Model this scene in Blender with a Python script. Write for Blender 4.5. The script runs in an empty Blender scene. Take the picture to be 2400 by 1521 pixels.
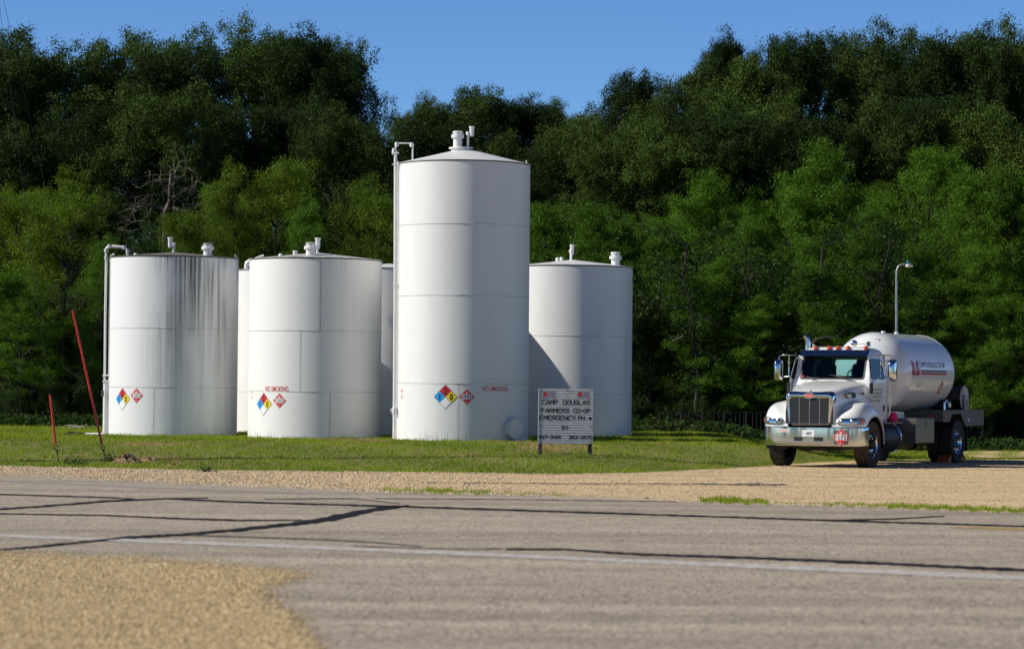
import bpy, math, random
import numpy as np
from mathutils import Vector, Matrix
R = math.radians
random.seed(7); rng = np.random.default_rng(7)
scene = bpy.context.scene
col = scene.collection

# ------------------------------------------------------------------ camera
CAM_H, F_PX, CXP, CYP = 1.62, 6500.0, 1200.0, 760.5
_p, _r = math.atan(152.5 / F_PX), R(0.5)
FWD = np.array([0, math.cos(_p), math.sin(_p)])
_u0 = np.array([0, -math.sin(_p), math.cos(_p)]); _r0 = np.array([1.0, 0, 0])
RIGHT = _r0 * math.cos(_r) + _u0 * math.sin(_r)
UP = -_r0 * math.sin(_r) + _u0 * math.cos(_r)
CAM = np.array([0, 0, CAM_H])
cd = bpy.data.cameras.new('camera'); cam = bpy.data.objects.new('camera', cd); col.objects.link(cam)
cd.sensor_width = 36; cd.lens = 36 * F_PX / 2400; cd.clip_start = 0.5; cd.clip_end = 3000
cam.matrix_world = Matrix(((RIGHT[0], UP[0], -FWD[0], 0), (RIGHT[1], UP[1], -FWD[1], 0), (RIGHT[2], UP[2], -FWD[2], CAM_H), (0, 0, 0, 1)))
cd.dof.use_dof = True; cd.dof.focus_distance = 63; cd.dof.aperture_fstop = 2.4
scene.camera = cam

# ------------------------------------------------------------------ light
SUN_EL, SUN_AZ = 35.0, 9.0      # degrees; sun to the left, a little in front
sv = Vector((-math.cos(R(SUN_AZ)) * math.cos(R(SUN_EL)), -math.sin(R(SUN_AZ)) * math.cos(R(SUN_EL)), math.sin(R(SUN_EL))))
sd = bpy.data.lights.new('sun', 'SUN'); sd.energy = 4.9; sd.angle = R(0.5); sd.color = (1.0, 0.95, 0.85)
sun = bpy.data.objects.new('sun', sd); col.objects.link(sun)
sun.rotation_euler = sv.to_track_quat('Z', 'Y').to_euler()
world = bpy.data.worlds.new('World'); scene.world = world; world.use_nodes = True
nt = world.node_tree; bg = nt.nodes['Background']
sky = nt.nodes.new('ShaderNodeTexSky'); sky.sky_type = 'NISHITA'; sky.sun_disc = False
sky.sun_elevation = R(SUN_EL); sky.sun_rotation = math.atan2(sv.x, sv.y)
sky.air_density = 1.0; sky.dust_density = 0.0; sky.ozone_density = 2.5; sky.altitude = 300
tint = nt.nodes.new('ShaderNodeMix'); tint.data_type = 'RGBA'; tint.blend_type = 'MULTIPLY'; tint.inputs[0].default_value = 1; tint.inputs[7].default_value = (.74, 1.0, 1.36, 1)
# clear-sky brightening towards the horizon
_tc = nt.nodes.new('ShaderNodeTexCoord'); _sx = nt.nodes.new('ShaderNodeSeparateXYZ'); _rp = nt.nodes.new('ShaderNodeValToRGB'); nt.links.new(_tc.outputs['Generated'], _sx.inputs[0]); nt.links.new(_sx.outputs[2], _rp.inputs[0])
_rp.color_ramp.elements[0].color = (.66, 1.02, 1.62, 1); _rp.color_ramp.elements[0].position = .06; _rp.color_ramp.elements[1].color = (.15, .22, .40, 1); _rp.color_ramp.elements[1].position = .55
_k = nt.nodes.new('ShaderNodeVectorMath'); _k.operation = 'SCALE'; _k.inputs[3].default_value = 1.25; nt.links.new(_rp.outputs[0], _k.inputs[0]); nt.links.new(_k.outputs[0], tint.inputs[7])
nt.links.new(sky.outputs[0], tint.inputs[6]); nt.links.new(tint.outputs[2], bg.inputs[0]); bg.inputs[1].default_value = 0.065
scene.view_settings.view_transform = 'Standard'; scene.view_settings.look = 'None'
scene.view_settings.exposure = 0.0; scene.view_settings.gamma = 1.0

# ------------------------------------------------------------------ helpers
def ray(px, py): return FWD + RIGHT * (px - CXP) / F_PX - UP * (py - CYP) / F_PX
def G(px, py, z=0.0):
    d = ray(px, py); return CAM + d * ((z - CAM_H) / d[2])
def at(px, py, Y):
    d = ray(px, py); return CAM + d * Y / d[1]

def tag(o, label=None, cat=None, group=None, kind=None):
    if label: o['label'] = label
    if cat: o['category'] = cat
    if group: o['group'] = group
    if kind: o['kind'] = kind
    return o
def empty(name, loc=(0, 0, 0), rz=0.0):
    o = bpy.data.objects.new(name, None); col.objects.link(o); o.empty_display_size = .2
    o.location = loc; o.rotation_euler = (0, 0, rz); return o
def copy_tree(o, parent=None):
    c = o.copy(); col.objects.link(c); c.parent = parent
    for ch in list(o.children): copy_tree(ch, c)
    return c

class MB:
    def __init__(s): s.v = []; s.f = []; s.m = []; s.mats = []
    def mi(s, mat):
        if mat not in s.mats: s.mats.append(mat)
        return s.mats.index(mat)
    def raw(s, vs, fs, mat, xf=None):
        b = len(s.v); k = s.mi(mat)
        for v in vs: s.v.append(tuple(xf(*v)) if xf else tuple(v))
        for f in fs: s.f.append([b + i for i in f]); s.m.append(k)
    def box(s, c, d, mat, rz=0, bev=0.0, M=None):
        hx, hy, hz = d[0] / 2, d[1] / 2, d[2] / 2
        b = min(bev, hx * .9, hy * .9, hz * .9)
        vs = []; fs = []
        if b <= 0:
            for z in (-hz, hz):
                for x, y in ((-hx, -hy), (hx, -hy), (hx, hy), (-hx, hy)): vs.append((x, y, z))
            fs = [(0, 3, 2, 1), (4, 5, 6, 7), (0, 1, 5, 4), (1, 2, 6, 5), (2, 3, 7, 6), (3, 0, 4, 7)]
        else:
            def oc(z, ins):
                a, e = hx - ins, hy - ins
                return [(-a + b, -e, z), (a - b, -e, z), (a, -e + b, z), (a, e - b, z), (a - b, e, z), (-a + b, e, z), (-a, e - b, z), (-a, -e + b, z)]
            for z, ins in ((-hz, b), (-hz + b, 0), (hz - b, 0), (hz, b)): vs += oc(z, ins)
            for k in range(3):
                for i in range(8):
                    j = (i + 1) % 8; fs.append((k * 8 + i, k * 8 + j, k * 8 + 8 + j, k * 8 + 8 + i))
            fs.append(tuple(range(7, -1, -1))); fs.append(tuple(range(24, 32)))
        cr, sr = math.cos(rz), math.sin(rz)
        def xf(x, y, z):
            if M is not None:
                q = M @ Vector((x, y, z)); return (q.x + c[0], q.y + c[1], q.z + c[2])
            return (c[0] + x * cr - y * sr, c[1] + x * sr + y * cr, c[2] + z)
        s.raw(vs, fs, mat, xf)
    def tube(s, pts, r, mat, n=8, caps=True):
        P = [Vector(p) for p in pts]; rs = r if hasattr(r, '__len__') else [r] * len(P)
        vs = []; fs = []; up = None
        for i, p in enumerate(P):
            t = (P[min(i + 1, len(P) - 1)] - P[max(i - 1, 0)]).normalized()
            if up is None:
                up = Vector((0, 0, 1)) if abs(t.z) < .9 else Vector((0, 1, 0))
            a = t.cross(up)
            if a.length < 1e-5: a = t.cross(Vector((1, 0, 0)))
            a.normalize(); b = a.cross(t).normalized(); up = b
            for k in range(n):
                an = 2 * math.pi * k / n; vs.append(tuple(p + (a * math.cos(an) + b * math.sin(an)) * rs[i]))
        for i in range(len(P) - 1):
            for k in range(n):
                j = (k + 1) % n; fs.append((i * n + k, i * n + j, i * n + n + j, i * n + n + k))
        if caps: fs.append(tuple(range(n - 1, -1, -1))); fs.append(tuple(range((len(P) - 1) * n, len(P) * n)))
        s.raw(vs, fs, mat)
    def lathe(s, prof, mat, n=32, o=(0, 0, 0), axis='z', a0=0, a1=2 * math.pi):
        full = abs(a1 - a0 - 2 * math.pi) < 1e-6; m = n if full else n + 1
        vs = []; fs = []
        for (r, h) in prof:
            for k in range(m):
                a = a0 + (a1 - a0) * k / n; c, si = r * math.cos(a), r * math.sin(a)
                if axis == 'z': q = (c, si, h)
                elif axis == 'y': q = (c, h, si)
                else: q = (h, c, si)
                vs.append((q[0] + o[0], q[1] + o[1], q[2] + o[2]))
        for i in range(len(prof) - 1):
            for k in range(n):
                j = (k + 1) % m if full else k + 1
                fs.append((i * m + k, i * m + j, i * m + m + j, i * m + m + k))
        s.raw(vs, fs, mat)
    def prism(s, poly, h0, h1, mat, fn):
        n = len(poly); vs = [fn(u, v, h0) for u, v in poly] + [fn(u, v, h1) for u, v in poly]
        fs = [tuple(range(n - 1, -1, -1)), tuple(range(n, 2 * n))] + [(i, (i + 1) % n, n + (i + 1) % n, n + i) for i in range(n)]
        s.raw(vs, fs, mat)
    def grid(s, rows, mat, close=False):
        nr, nc = len(rows), len(rows[0]); vs = [p for r in rows for p in r]; fs = []
        for i in range(nr - 1):
            for k in range(nc if close else nc - 1):
                j = (k + 1) % nc; fs.append((i * nc + k, i * nc + j, i * nc + nc + j, i * nc + nc + k))
        s.raw(vs, fs, mat)
    def build(s, name, parent=None, smooth=35, mat=None, recalc=True):
        me = bpy.data.meshes.new(name); me.from_pydata(s.v, [], s.f)
        for m in s.mats: me.materials.append(m)
        me.polygons.foreach_set('material_index', s.m)
        if recalc:
            import bmesh
            bm = bmesh.new(); bm.from_mesh(me); bmesh.ops.recalc_face_normals(bm, faces=bm.faces); bm.to_mesh(me); bm.free()
        if smooth:
            me.polygons.foreach_set('use_smooth', [True] * len(me.polygons)); me.set_sharp_from_angle(angle=R(smooth))
        me.update()
        o = bpy.data.objects.new(name, me); col.objects.link(o); o.parent = parent
        return o

# ------------------------------------------------------------------ materials
def mat(name, c, rough=.5, metal=0, spec=.5, var=0, vscale=5, bump=0, bscale=40, coat=0, c2=None, vdet=4, aniso=(1, 1, 1), emit=0, trans=0, vlo=.35, vhi=.65):
    m = bpy.data.materials.new(name); m.use_nodes = True; t = m.node_tree; b = t.nodes['Principled BSDF']
    b.inputs['Base Color'].default_value = (*c, 1); b.inputs['Roughness'].default_value = rough
    b.inputs['Metallic'].default_value = metal; b.inputs['Specular IOR Level'].default_value = spec
    if coat: b.inputs['Coat Weight'].default_value = coat; b.inputs['Coat Roughness'].default_value = .05
    if trans: b.inputs['Transmission Weight'].default_value = trans
    if var or bump:
        tc = t.nodes.new('ShaderNodeTexCoord'); mp = t.nodes.new('ShaderNodeMapping'); mp.inputs['Scale'].default_value = aniso
        t.links.new(tc.outputs['Object'], mp.inputs[0])
    if var:
        n = t.nodes.new('ShaderNodeTexNoise'); n.inputs['Scale'].default_value = vscale; n.inputs['Detail'].default_value = vdet
        t.links.new(mp.outputs[0], n.inputs['Vector'])
        r = t.nodes.new('ShaderNodeValToRGB'); r.color_ramp.elements[0].position = vlo; r.color_ramp.elements[1].position = vhi
        cc = c2 if c2 else tuple(max(0, x * (1 - var)) for x in c)
        r.color_ramp.elements[0].color = (*cc, 1); r.color_ramp.elements[1].color = (*c, 1)
        t.links.new(n.outputs[0], r.inputs[0]); t.links.new(r.outputs[0], b.inputs['Base Color'])
    if bump:
        n2 = t.nodes.new('ShaderNodeTexNoise'); n2.inputs['Scale'].default_value = bscale; n2.inputs['Detail'].default_value = 5
        t.links.new(mp.outputs[0], n2.inputs['Vector'])
        bp = t.nodes.new('ShaderNodeBump'); bp.inputs['Strength'].default_value = bump; bp.inputs['Distance'].default_value = .02
        t.links.new(n2.outputs[0], bp.inputs['Height']); t.links.new(bp.outputs[0], b.inputs['Normal'])
    return m
M = {}
M['tank_white'] = mat('tank white paint', (.80, .80, .79), .42, var=.06, vscale=1.5, aniso=(1, 1, .3), bump=.14, bscale=.9)
M['white'] = mat('white paint', (.80, .80, .78), .45, var=.1, vscale=8)
M['truck_white'] = mat('truck white paint', (.80, .81, .80), .22, coat=.6, var=.04, vscale=3)
M['chrome'] = mat('chrome', (.80, .80, .80), .06, 1, var=.1, vscale=6)
M['mesh_metal'] = mat('grille mesh metal', (.5, .5, .5), .25, 1)
M['black'] = mat('black plastic', (.012, .012, .013), .45)
M['rubber'] = mat('tyre rubber', (.022, .021, .02), .8, var=.3, vscale=9, bump=.2)
M['dusty_rubber'] = mat('dusty tyre rubber', (.09, .055, .03), .9, var=.5, vscale=14, bump=.3)
M['glass'] = mat('dark cab glass', (.006, .018, .022), .04, spec=.22, var=.5, vscale=2.5)
M['teal_glass'] = mat('teal cab glass', (.03, .09, .10), .05, spec=.8, var=.5, vscale=7)
M['red'] = mat('sign red', (.62, .02, .03), .4)
M['dk_red'] = mat('logo red', (.36, .006, .02), .35)
M['blue'] = mat('sign blue', (.02, .33, .80), .4)
M['yellow'] = mat('sign yellow', (.85, .66, .01), .4)
M['sign_white'] = mat('sign white', (.82, .82, .82), .4)
M['ink'] = mat('black ink', (.01, .01, .012), .5)
M['navy'] = mat('dark green ink', (.01, .03, .04), .4)
M['amber'] = mat('amber lens', (.75, .13, .01), .12, coat=.5)
M['alu'] = mat('aluminium', (.30, .30, .27), .32, .8, var=.15, vscale=7)
M['grey_paint'] = mat('grey body paint', (.10, .10, .085), .45, var=.15, vscale=4)
M['frame_dark'] = mat('dark frame steel', (.02, .02, .022), .5, var=.3, vscale=6)
M['pink'] = mat('pink cloth', (.75, .01, .12), .7, bump=.2, bscale=20)
M['orange'] = mat('orange plastic', (.55, .11, .01), .5)
M['seam'] = mat('weld seam', (.62, .62, .61), .6, var=.55, vscale=4)
M['seam_dark'] = mat('dark rim line', (.14, .13, .12), .8, var=.6, vscale=5)
M['roof_dirty'] = mat('weathered tank roof', (.20, .19, .17), .8, var=.4, vscale=4)
M['galv'] = mat('galvanised steel', (.42, .43, .45), .4, .6, var=.2, vscale=10)
M['guard'] = mat('red guy guard plastic', (.62, .035, .02), .35, var=.15, vscale=3)
M['wood_post'] = mat('weathered post wood', (.11, .095, .085), .85, var=.5, vscale=6, aniso=(5, 5, .6), bump=.3)
M['pole_wood'] = mat('utility pole wood', (.13, .09, .06), .9, var=.4, vscale=5, aniso=(5, 5, .4))
M['bark'] = mat('bark', (.05, .042, .034), .95, var=.5, vscale=6, aniso=(3, 3, .6), bump=.4, bscale=15)
M['bark_pale'] = mat('pale dead bark', (.13, .11, .085), .9, var=.5, vscale=6, bump=.3, bscale=15)
M['teal'] = mat('photocell teal', (.02, .22, .33), .4)
M['corroded_white'] = mat('faded white pvc', (.62, .62, .60), .5, var=.2, vscale=6)

def leaf_mat(name, c, c2, rough=.45, tr=.35):
    m = bpy.data.materials.new(name); m.use_nodes = True; t = m.node_tree; b = t.nodes['Principled BSDF']
    b.inputs['Roughness'].default_value = rough; b.inputs['Specular IOR Level'].default_value = .1
    a = t.nodes.new('ShaderNodeAttribute'); a.attribute_name = 'tone'
    r = t.nodes.new('ShaderNodeValToRGB'); r.color_ramp.elements[0].color = (*c2, 1); r.color_ramp.elements[1].color = (*c, 1)
    oi = t.nodes.new('ShaderNodeObjectInfo'); mt = t.nodes.new('ShaderNodeMath'); mt.operation = 'MULTIPLY_ADD'
    mt.inputs[1].default_value = .35; t.links.new(oi.outputs['Random'], mt.inputs[0]); 
    m2 = t.nodes.new('ShaderNodeMath'); m2.operation = 'MULTIPLY'; m2.inputs[1].default_value = .75
    t.links.new(a.outputs['Fac'], m2.inputs[0]); t.links.new(m2.outputs[0], mt.inputs[2])
    t.links.new(mt.outputs[0], r.inputs[0]); t.links.new(r.outputs[0], b.inputs['Base Color'])
    tb = t.nodes.new('ShaderNodeBsdfTranslucent'); mx = t.nodes.new('ShaderNodeMixShader'); mx.inputs[0].default_value = tr
    hs = t.nodes.new('ShaderNodeHueSaturation'); hs.inputs['Value'].default_value = 1.6; hs.inputs['Saturation'].default_value = 1.15
    t.links.new(r.outputs[0], hs.inputs['Color']); t.links.new(hs.outputs[0], tb.inputs[0])
    t.links.new(b.outputs[0], mx.inputs[1]); t.links.new(tb.outputs[0], mx.inputs[2])
    t.links.new(mx.outputs[0], t.nodes['Material Output'].inputs[0]); return m
M['oak'] = leaf_mat('oak leaves', (.095, .150, .024), (.014, .028, .005), .6, .08)
M['oak_d'] = leaf_mat('dark oak leaves', (.040, .072, .014), (.007, .014, .003), .6, .15)
M['locust'] = leaf_mat('locust leaves', (.120, .235, .018), (.022, .058, .006), .5, .16)
M['willow'] = leaf_mat('yellow green leaves', (.185, .275, .022), (.034, .070, .008), .5, .16)
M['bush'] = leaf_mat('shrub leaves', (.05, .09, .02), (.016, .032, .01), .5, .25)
M['grass'] = leaf_mat('grass blades', (.31, .37, .045), (.11, .18, .02), .55, .3)
M['weed'] = leaf_mat('weed leaves', (.10, .15, .05), (.045, .07, .02), .55, .2)
M['hay'] = leaf_mat('dry grass', (.48, .38, .16), (.28, .20, .08), .8, .2)

# ------------------------------------------------------------------ text
_tc = {}
def text2d(s, h, wide=1.0, bold=0.0, align='CENTER'):
    """flat lettering, cap height h, centred; returns (verts2d, faces, width)"""
    key = (s, bold)
    if key not in _tc:
        cu = bpy.data.curves.new('t', 'FONT'); cu.body = s; cu.size = 1; cu.offset = bold; cu.resolution_u = 3
        ob = bpy.data.objects.new('t', cu); me = bpy.data.meshes.new_from_object(ob)
        V = np.array([v.co[:2] for v in me.vertices]); Fs = [tuple(p.vertices) for p in me.polygons]
        bpy.data.objects.remove(ob); bpy.data.curves.remove(cu); bpy.data.meshes.remove(me)
        _tc[key] = (V, Fs)
    V, Fs = _tc[key]
    V = V.copy(); k = h / .70; V *= k; V[:, 0] *= wide
    x0, x1 = V[:, 0].min(), V[:, 0].max()
    V[:, 0] -= {'CENTER': (x0 + x1) / 2, 'LEFT': x0, 'RIGHT': x1}[align]; V[:, 1] -= h / 2
    return V, Fs, x1 - x0
def put_text(mb, s, h, m, fn, u=0, v=0, off=.004, wide=1.0, bold=0.0, align='CENTER', width=None):
    V, Fs, w = text2d(s, h, wide, bold, align)
    if width: V[:, 0] *= width / w
    mb.raw([fn(a + u, b + v, off) for a, b in V], Fs, m)
def put_poly(mb, poly, m, fn, off): mb.raw([fn(a, b, off) for a, b in poly], [tuple(range(len(poly)))], m)
def put_diamond(mb, u, v, s, m, fn, off, n=6, e1=None, e2=None):
    """diamond of half diagonal s as a bent grid"""
    rows = []
    for i in range(n + 1):
        rows.append([fn(u + (i / n + j / n - 1) * s, v + (i / n - j / n) * s, off) for j in range(n + 1)])
    mb.grid(rows, m)
FLAME = [(-.34, -.5), (-.46, -.2), (-.30, .12), (-.24, -.05), (-.06, .5), (.06, .18), (.14, .30), (.22, .02), (.36, .16), (.44, -.2), (.32, -.5)]
def placard(mb, fn, s, number, cls='3', red=None, o=.004):
    red = red or M['red']
    put_diamond(mb, 0, 0, s, red, fn, o)
    put_diamond(mb, 0, 0, s * .92, M['sign_white'], fn, o + .002); put_diamond(mb, 0, 0, s * .88, red, fn, o + .004)
    w, h = s * .62, s * .30
    rows = [[fn(-w + 2 * w * i / 6, vv, o + .006) for i in range(7)] for vv in (-h, h)]; mb.grid(rows, M['sign_white'])
    put_text(mb, number, s * .46, M['ink'], fn, 0, 0, o + .008, bold=.006, width=w * 1.8)
    put_text(mb, cls, s * .2, M['sign_white'], fn, 0, -s * .62, o + .007, bold=.01)
    put_poly(mb, [(a * s * .34, b * s * .36 + s * .5) for a, b in FLAME], M['sign_white'], fn, o + .007)
    put_poly(mb, [(a * s * .14, b * s * .14 + s * .42) for a, b in FLAME], red, fn, o + .009)
def nfpa(mb, fn, s, h, f, r, o=.004):
    put_diamond(mb, 0, 0, s * 1.03, M['ink'], fn, o)
    q = s / 2
    for (u, v, m, t) in ((0, q, M['red'], f), (-q, 0, M['blue'], h), (q, 0, M['yellow'], r), (0, -q, M['sign_white'], None)):
        put_diamond(mb, u, v, q * .965, m, fn, o + .003, n=4)
        if t: put_text(mb, t, s * .5, M['ink'], fn, u, v, o + .006, bold=.03, wide=.8)
# ------------------------------------------------------------------ terrain
_edge_px = [(-500, 1085), (0, 1092), (120, 1095), (500, 1102), (900, 1106), (1325, 1111), (1500, 1108), (1600, 1102), (1700, 1098), (1800, 1092), (1900, 1084), (2000, 1080), (2150, 1078), (2400, 1077), (2900, 1077)]
_e = np.array([G(a, b)[:2] for a, b in _edge_px])
def grass_edge(x): return np.interp(x, _e[:, 0], _e[:, 1])
def sm(t): t = np.clip(t, 0, 1); return t * t * (3 - 2 * t)
def bumpy(x, y): return .5 * (np.sin(x * .9 + 1.3 * np.sin(y * .5)) * np.cos(y * .7 + x * .21) + .6 * np.sin(x * 2.3 + y * 1.1))
def ground_z(x, y):
    x = np.asarray(x, float); y = np.asarray(y, float)
    ye = grass_edge(x)
    fx = 1 - sm((x - 5.2) / 3.4)
    z = sm((y - ye) / np.maximum(65.3 - ye, 3)) * .38 * fx
    z = z + sm((y - 68) / 10) * .08 * fx
    z = z + bumpy(x, y) * .02 * sm((y - ye) / 2)
    z = z + np.clip(y - 80, 0, None) ** 1.0 * .16 * sm((y - 80) / 12)
    z = z * (1 - 0 * x)
    return np.where(y > 130, 8.0 + (y - 130) * .02, z)
def axis(pts):
    out = []
    for a, b, n in pts: out += list(np.linspace(a, b, n, endpoint=False))
    return np.array(out + [pts[-1][1]])
xs = axis([(-900, -60, 14), (-60, -16, 22), (-16, 16, 130), (16, 60, 22), (60, 900, 14)])
ys = axis([(-900, -20, 12), (-20, 52, 24), (52, 82, 120), (82, 132, 30), (132, 1500, 14)])
X, Y = np.meshgrid(xs, ys); Z = ground_z(X, Y)
def sheet(name, X, Y, Z, m, smooth=True):
    ny, nx = X.shape; me = bpy.data.meshes.new(name)
    v = np.stack([X, Y, Z], -1).reshape(-1, 3)
    i = np.arange(ny * nx).reshape(ny, nx); f = np.stack([i[:-1, :-1], i[:-1, 1:], i[1:, 1:], i[1:, :-1]], -1).reshape(-1, 4)
    me.from_pydata(v.tolist(), [], f.tolist()); me.materials.append(m)
    if smooth: me.polygons.foreach_set('use_smooth', [True] * len(me.polygons))
    o = bpy.data.objects.new(name, me); col.objects.link(o); return o
M['soil'] = mat('grassy soil', (.16, .18, .04), .95, var=.5, vscale=.5, c2=(.22, .18, .07), bump=.4, bscale=30, vdet=8)
# forest floor goes darker and browner with leaf litter beyond the mown grass
def soil_material():
    m = M['soil']; t = m.node_tree; b = t.nodes['Principled BSDF']
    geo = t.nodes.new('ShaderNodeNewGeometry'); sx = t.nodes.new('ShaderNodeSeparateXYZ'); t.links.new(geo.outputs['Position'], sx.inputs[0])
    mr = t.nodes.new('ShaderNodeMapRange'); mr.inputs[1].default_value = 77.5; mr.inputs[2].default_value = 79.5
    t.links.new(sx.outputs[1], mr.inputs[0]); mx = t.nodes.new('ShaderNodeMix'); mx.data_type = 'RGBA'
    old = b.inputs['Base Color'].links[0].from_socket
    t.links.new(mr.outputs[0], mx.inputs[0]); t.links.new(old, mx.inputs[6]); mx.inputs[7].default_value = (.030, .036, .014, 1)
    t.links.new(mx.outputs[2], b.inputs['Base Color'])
soil_material()
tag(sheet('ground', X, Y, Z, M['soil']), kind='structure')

def gravel_mat(name, c, c2, c3, sc=38, bs=.8):
    m = bpy.data.materials.new(name); m.use_nodes = True; t = m.node_tree; b = t.nodes['Principled BSDF']; b.inputs['Roughness'].default_value = .95
    tc = t.nodes.new('ShaderNodeTexCoord'); v = t.nodes.new('ShaderNodeTexVoronoi'); v.inputs['Scale'].default_value = sc
    n = t.nodes.new('ShaderNodeTexNoise'); n.inputs['Scale'].default_value = .55; n.inputs['Detail'].default_value = 7
    t.links.new(tc.outputs['Object'], v.inputs[0]); t.links.new(tc.outputs['Object'], n.inputs[0])
    r = t.nodes.new('ShaderNodeValToRGB'); e = r.color_ramp.elements; e[0].color = (*c2, 1); e[0].position = .1; e[1].color = (*c, 1); e[1].position = .6
    sp = t.nodes.new('ShaderNodeSeparateColor'); t.links.new(v.outputs['Color'], sp.inputs[0]); t.links.new(sp.outputs[0], r.inputs[0])
    r2 = t.nodes.new('ShaderNodeValToRGB'); r2.color_ramp.elements[0].position = .38; r2.color_ramp.elements[1].position = .62; t.links.new(n.outputs[0], r2.inputs[0])
    mx = t.nodes.new('ShaderNodeMix'); mx.data_type = 'RGBA'; t.links.new(r2.outputs[0], mx.inputs[0]); t.links.new(r.outputs[0], mx.inputs[6]); mx.inputs[7].default_value = (*c3, 1)
    mb_ = t.nodes.new('ShaderNodeMix'); mb_.data_type = 'RGBA'; mb_.inputs[0].default_value = .45; t.links.new(r.outputs[0], mb_.inputs[6]); t.links.new(mx.outputs[2], mb_.inputs[7])
    t.links.new(mb_.outputs[2], b.inputs['Base Color'])
    bp = t.nodes.new('ShaderNodeBump'); bp.inputs['Strength'].default_value = bs; bp.inputs['Distance'].default_value = .02; bp.invert = True
    t.links.new(v.outputs['Distance'], bp.inputs['Height']); t.links.new(bp.outputs[0], b.inputs['Normal']); return m
M['gravel'] = gravel_mat('tan gravel', (.76, .57, .33), (.46, .31, .16), (.70, .49, .25), 22)
M['gravel_near'] = gravel_mat('coarse yellow gravel', (.66, .50, .26), (.30, .20, .08), (.60, .42, .18), 26)
M['asphalt'] = gravel_mat('worn asphalt', (.50, .42, .32), (.22, .18, .14), (.39, .325, .25), 30, .5)

def track_wear(m, amt=.35):
    t = m.node_tree; b = t.nodes['Principled BSDF']; old = b.inputs['Base Color'].links[0].from_socket; N = t.nodes.new; L = t.links.new
    g = N('ShaderNodeNewGeometry'); mp = N('ShaderNodeMapping'); mp.inputs['Rotation'].default_value = (0, 0, R(32)); mp.inputs['Scale'].default_value = (.05, .9, 1); L(g.outputs['Position'], mp.inputs[0])
    n = N('ShaderNodeTexNoise'); n.inputs['Scale'].default_value = 1; n.inputs['Detail'].default_value = 6; L(mp.outputs[0], n.inputs['Vector'])
    n3 = N('ShaderNodeTexNoise'); n3.inputs['Scale'].default_value = 2.2; n3.inputs['Detail'].default_value = 9; n3.inputs['Roughness'].default_value = .75; L(g.outputs['Position'], n3.inputs['Vector'])
    ad = N('ShaderNodeMath'); ad.operation = 'ADD'; L(n.outputs[0], ad.inputs[0]); L(n3.outputs[0], ad.inputs[1])
    r = N('ShaderNodeMapRange'); r.inputs[1].default_value = .78; r.inputs[2].default_value = 1.22; r.inputs[3].default_value = 1 - amt; r.inputs[4].default_value = 1 + amt * .5; L(ad.outputs[0], r.inputs[0])
    k = N('ShaderNodeVectorMath'); k.operation = 'SCALE'; L(old, k.inputs[0]); L(r.outputs[0], k.inputs[3]); L(k.outputs[0], b.inputs['Base Color'])
track_wear(M['asphalt'], .32); track_wear(M['gravel'], .22)
# far edge of the road and the gravel yard between it and the grass
_road_px = [(-900, 1076), (-300, 1100), (120, 1118), (400, 1131), (650, 1142), (900, 1153), (1300, 1163), (1700, 1179), (2050, 1189), (2280, 1198), (2700, 1214), (3400, 1240)]
_rd = np.array([G(a, b)[:2] for a, b in _road_px])
def road_edge(x): return np.interp(x, _rd[:, 0], _rd[:, 1])
gx = axis([(-60, -14, 46), (-14, 14, 560), (14, 60, 46)])
jr = np.interp(gx, np.linspace(-60, 60, 900), rng.normal(0, .09, 900)); je = np.interp(gx, np.linspace(-60, 60, 500), rng.normal(0, .16, 500))
ya = road_edge(gx) - 1.2; yb = grass_edge(gx) + je
T = np.linspace(0, 1, 5)[:, None]; GX = np.repeat(gx[None], 5, 0); GY = ya * (1 - T) + yb * T
tag(sheet('gravel_yard', GX, GY, np.full_like(GX, .004), M['gravel']), kind='structure')
rx = axis([(-140, -16, 40), (-16, 14, 420), (14, 140, 40)])
jj = np.interp(rx, np.linspace(-140, 140, 2600), rng.normal(0, .07, 2600))
yb = road_edge(rx) + jj; ya = np.full_like(rx, 9.0) ; ya = np.minimum(13 - rx * .55, yb - 14)
GX = np.repeat(rx[None], 5, 0); GY = ya * (1 - T) + yb * T
road = tag(sheet('road', GX, GY, np.full_like(GX, .010), M['asphalt']), kind='structure')
# second gravel drive behind the truck
mb = MB(); P = [G(a, b)[:2] for a, b in [(2225, 1062), (2300, 1059), (2500, 1057), (2900, 1056), (2900, 1070), (2450, 1073), (2320, 1075), (2240, 1072)]]
mb.raw([(p[0], p[1], .03) for p in P], [tuple(range(len(P)))], M['gravel']); tag(mb.build('gravel_drive', smooth=0), kind='structure')
# near shoulder gravel, bottom left: a sheet whose stones thin out into bare asphalt
_bp = np.array([(-900, 1262), (-200, 1280), (60, 1294), (160, 1299), (330, 1306), (480, 1317), (600, 1328), (700, 1338), (742, 1350), (700, 1364), (640, 1380), (640, 1402), (700, 1440), (760, 1521), (820, 1640), (-900, 1900)], float)
def inside_dist(px, py):
    """signed distance in pixels to the outline, stretched so that 1 px of height counts like 3 of width"""
    S = np.array([.33, 1.0]); P = np.stack([px, py], -1) * S; V = _bp * S; d = np.full(px.shape, 1e9); ins = np.zeros(px.shape, bool)
    for i in range(len(V)):
        a_, b_ = V[i], V[(i + 1) % len(V)]; ab = b_ - a_; t_ = np.clip(((P - a_) @ ab) / (ab @ ab), 0, 1); d = np.minimum(d, np.linalg.norm(P - a_ - t_[..., None] * ab, axis=-1))
        c = (a_[1] > P[..., 1]) != (b_[1] > P[..., 1]); xx = (b_[0] - a_[0]) * (P[..., 1] - a_[1]) / (b_[1] - a_[1] + 1e-12) + a_[0]; ins ^= c & (P[..., 0] < xx)
    return np.where(ins, d, -d)
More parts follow.
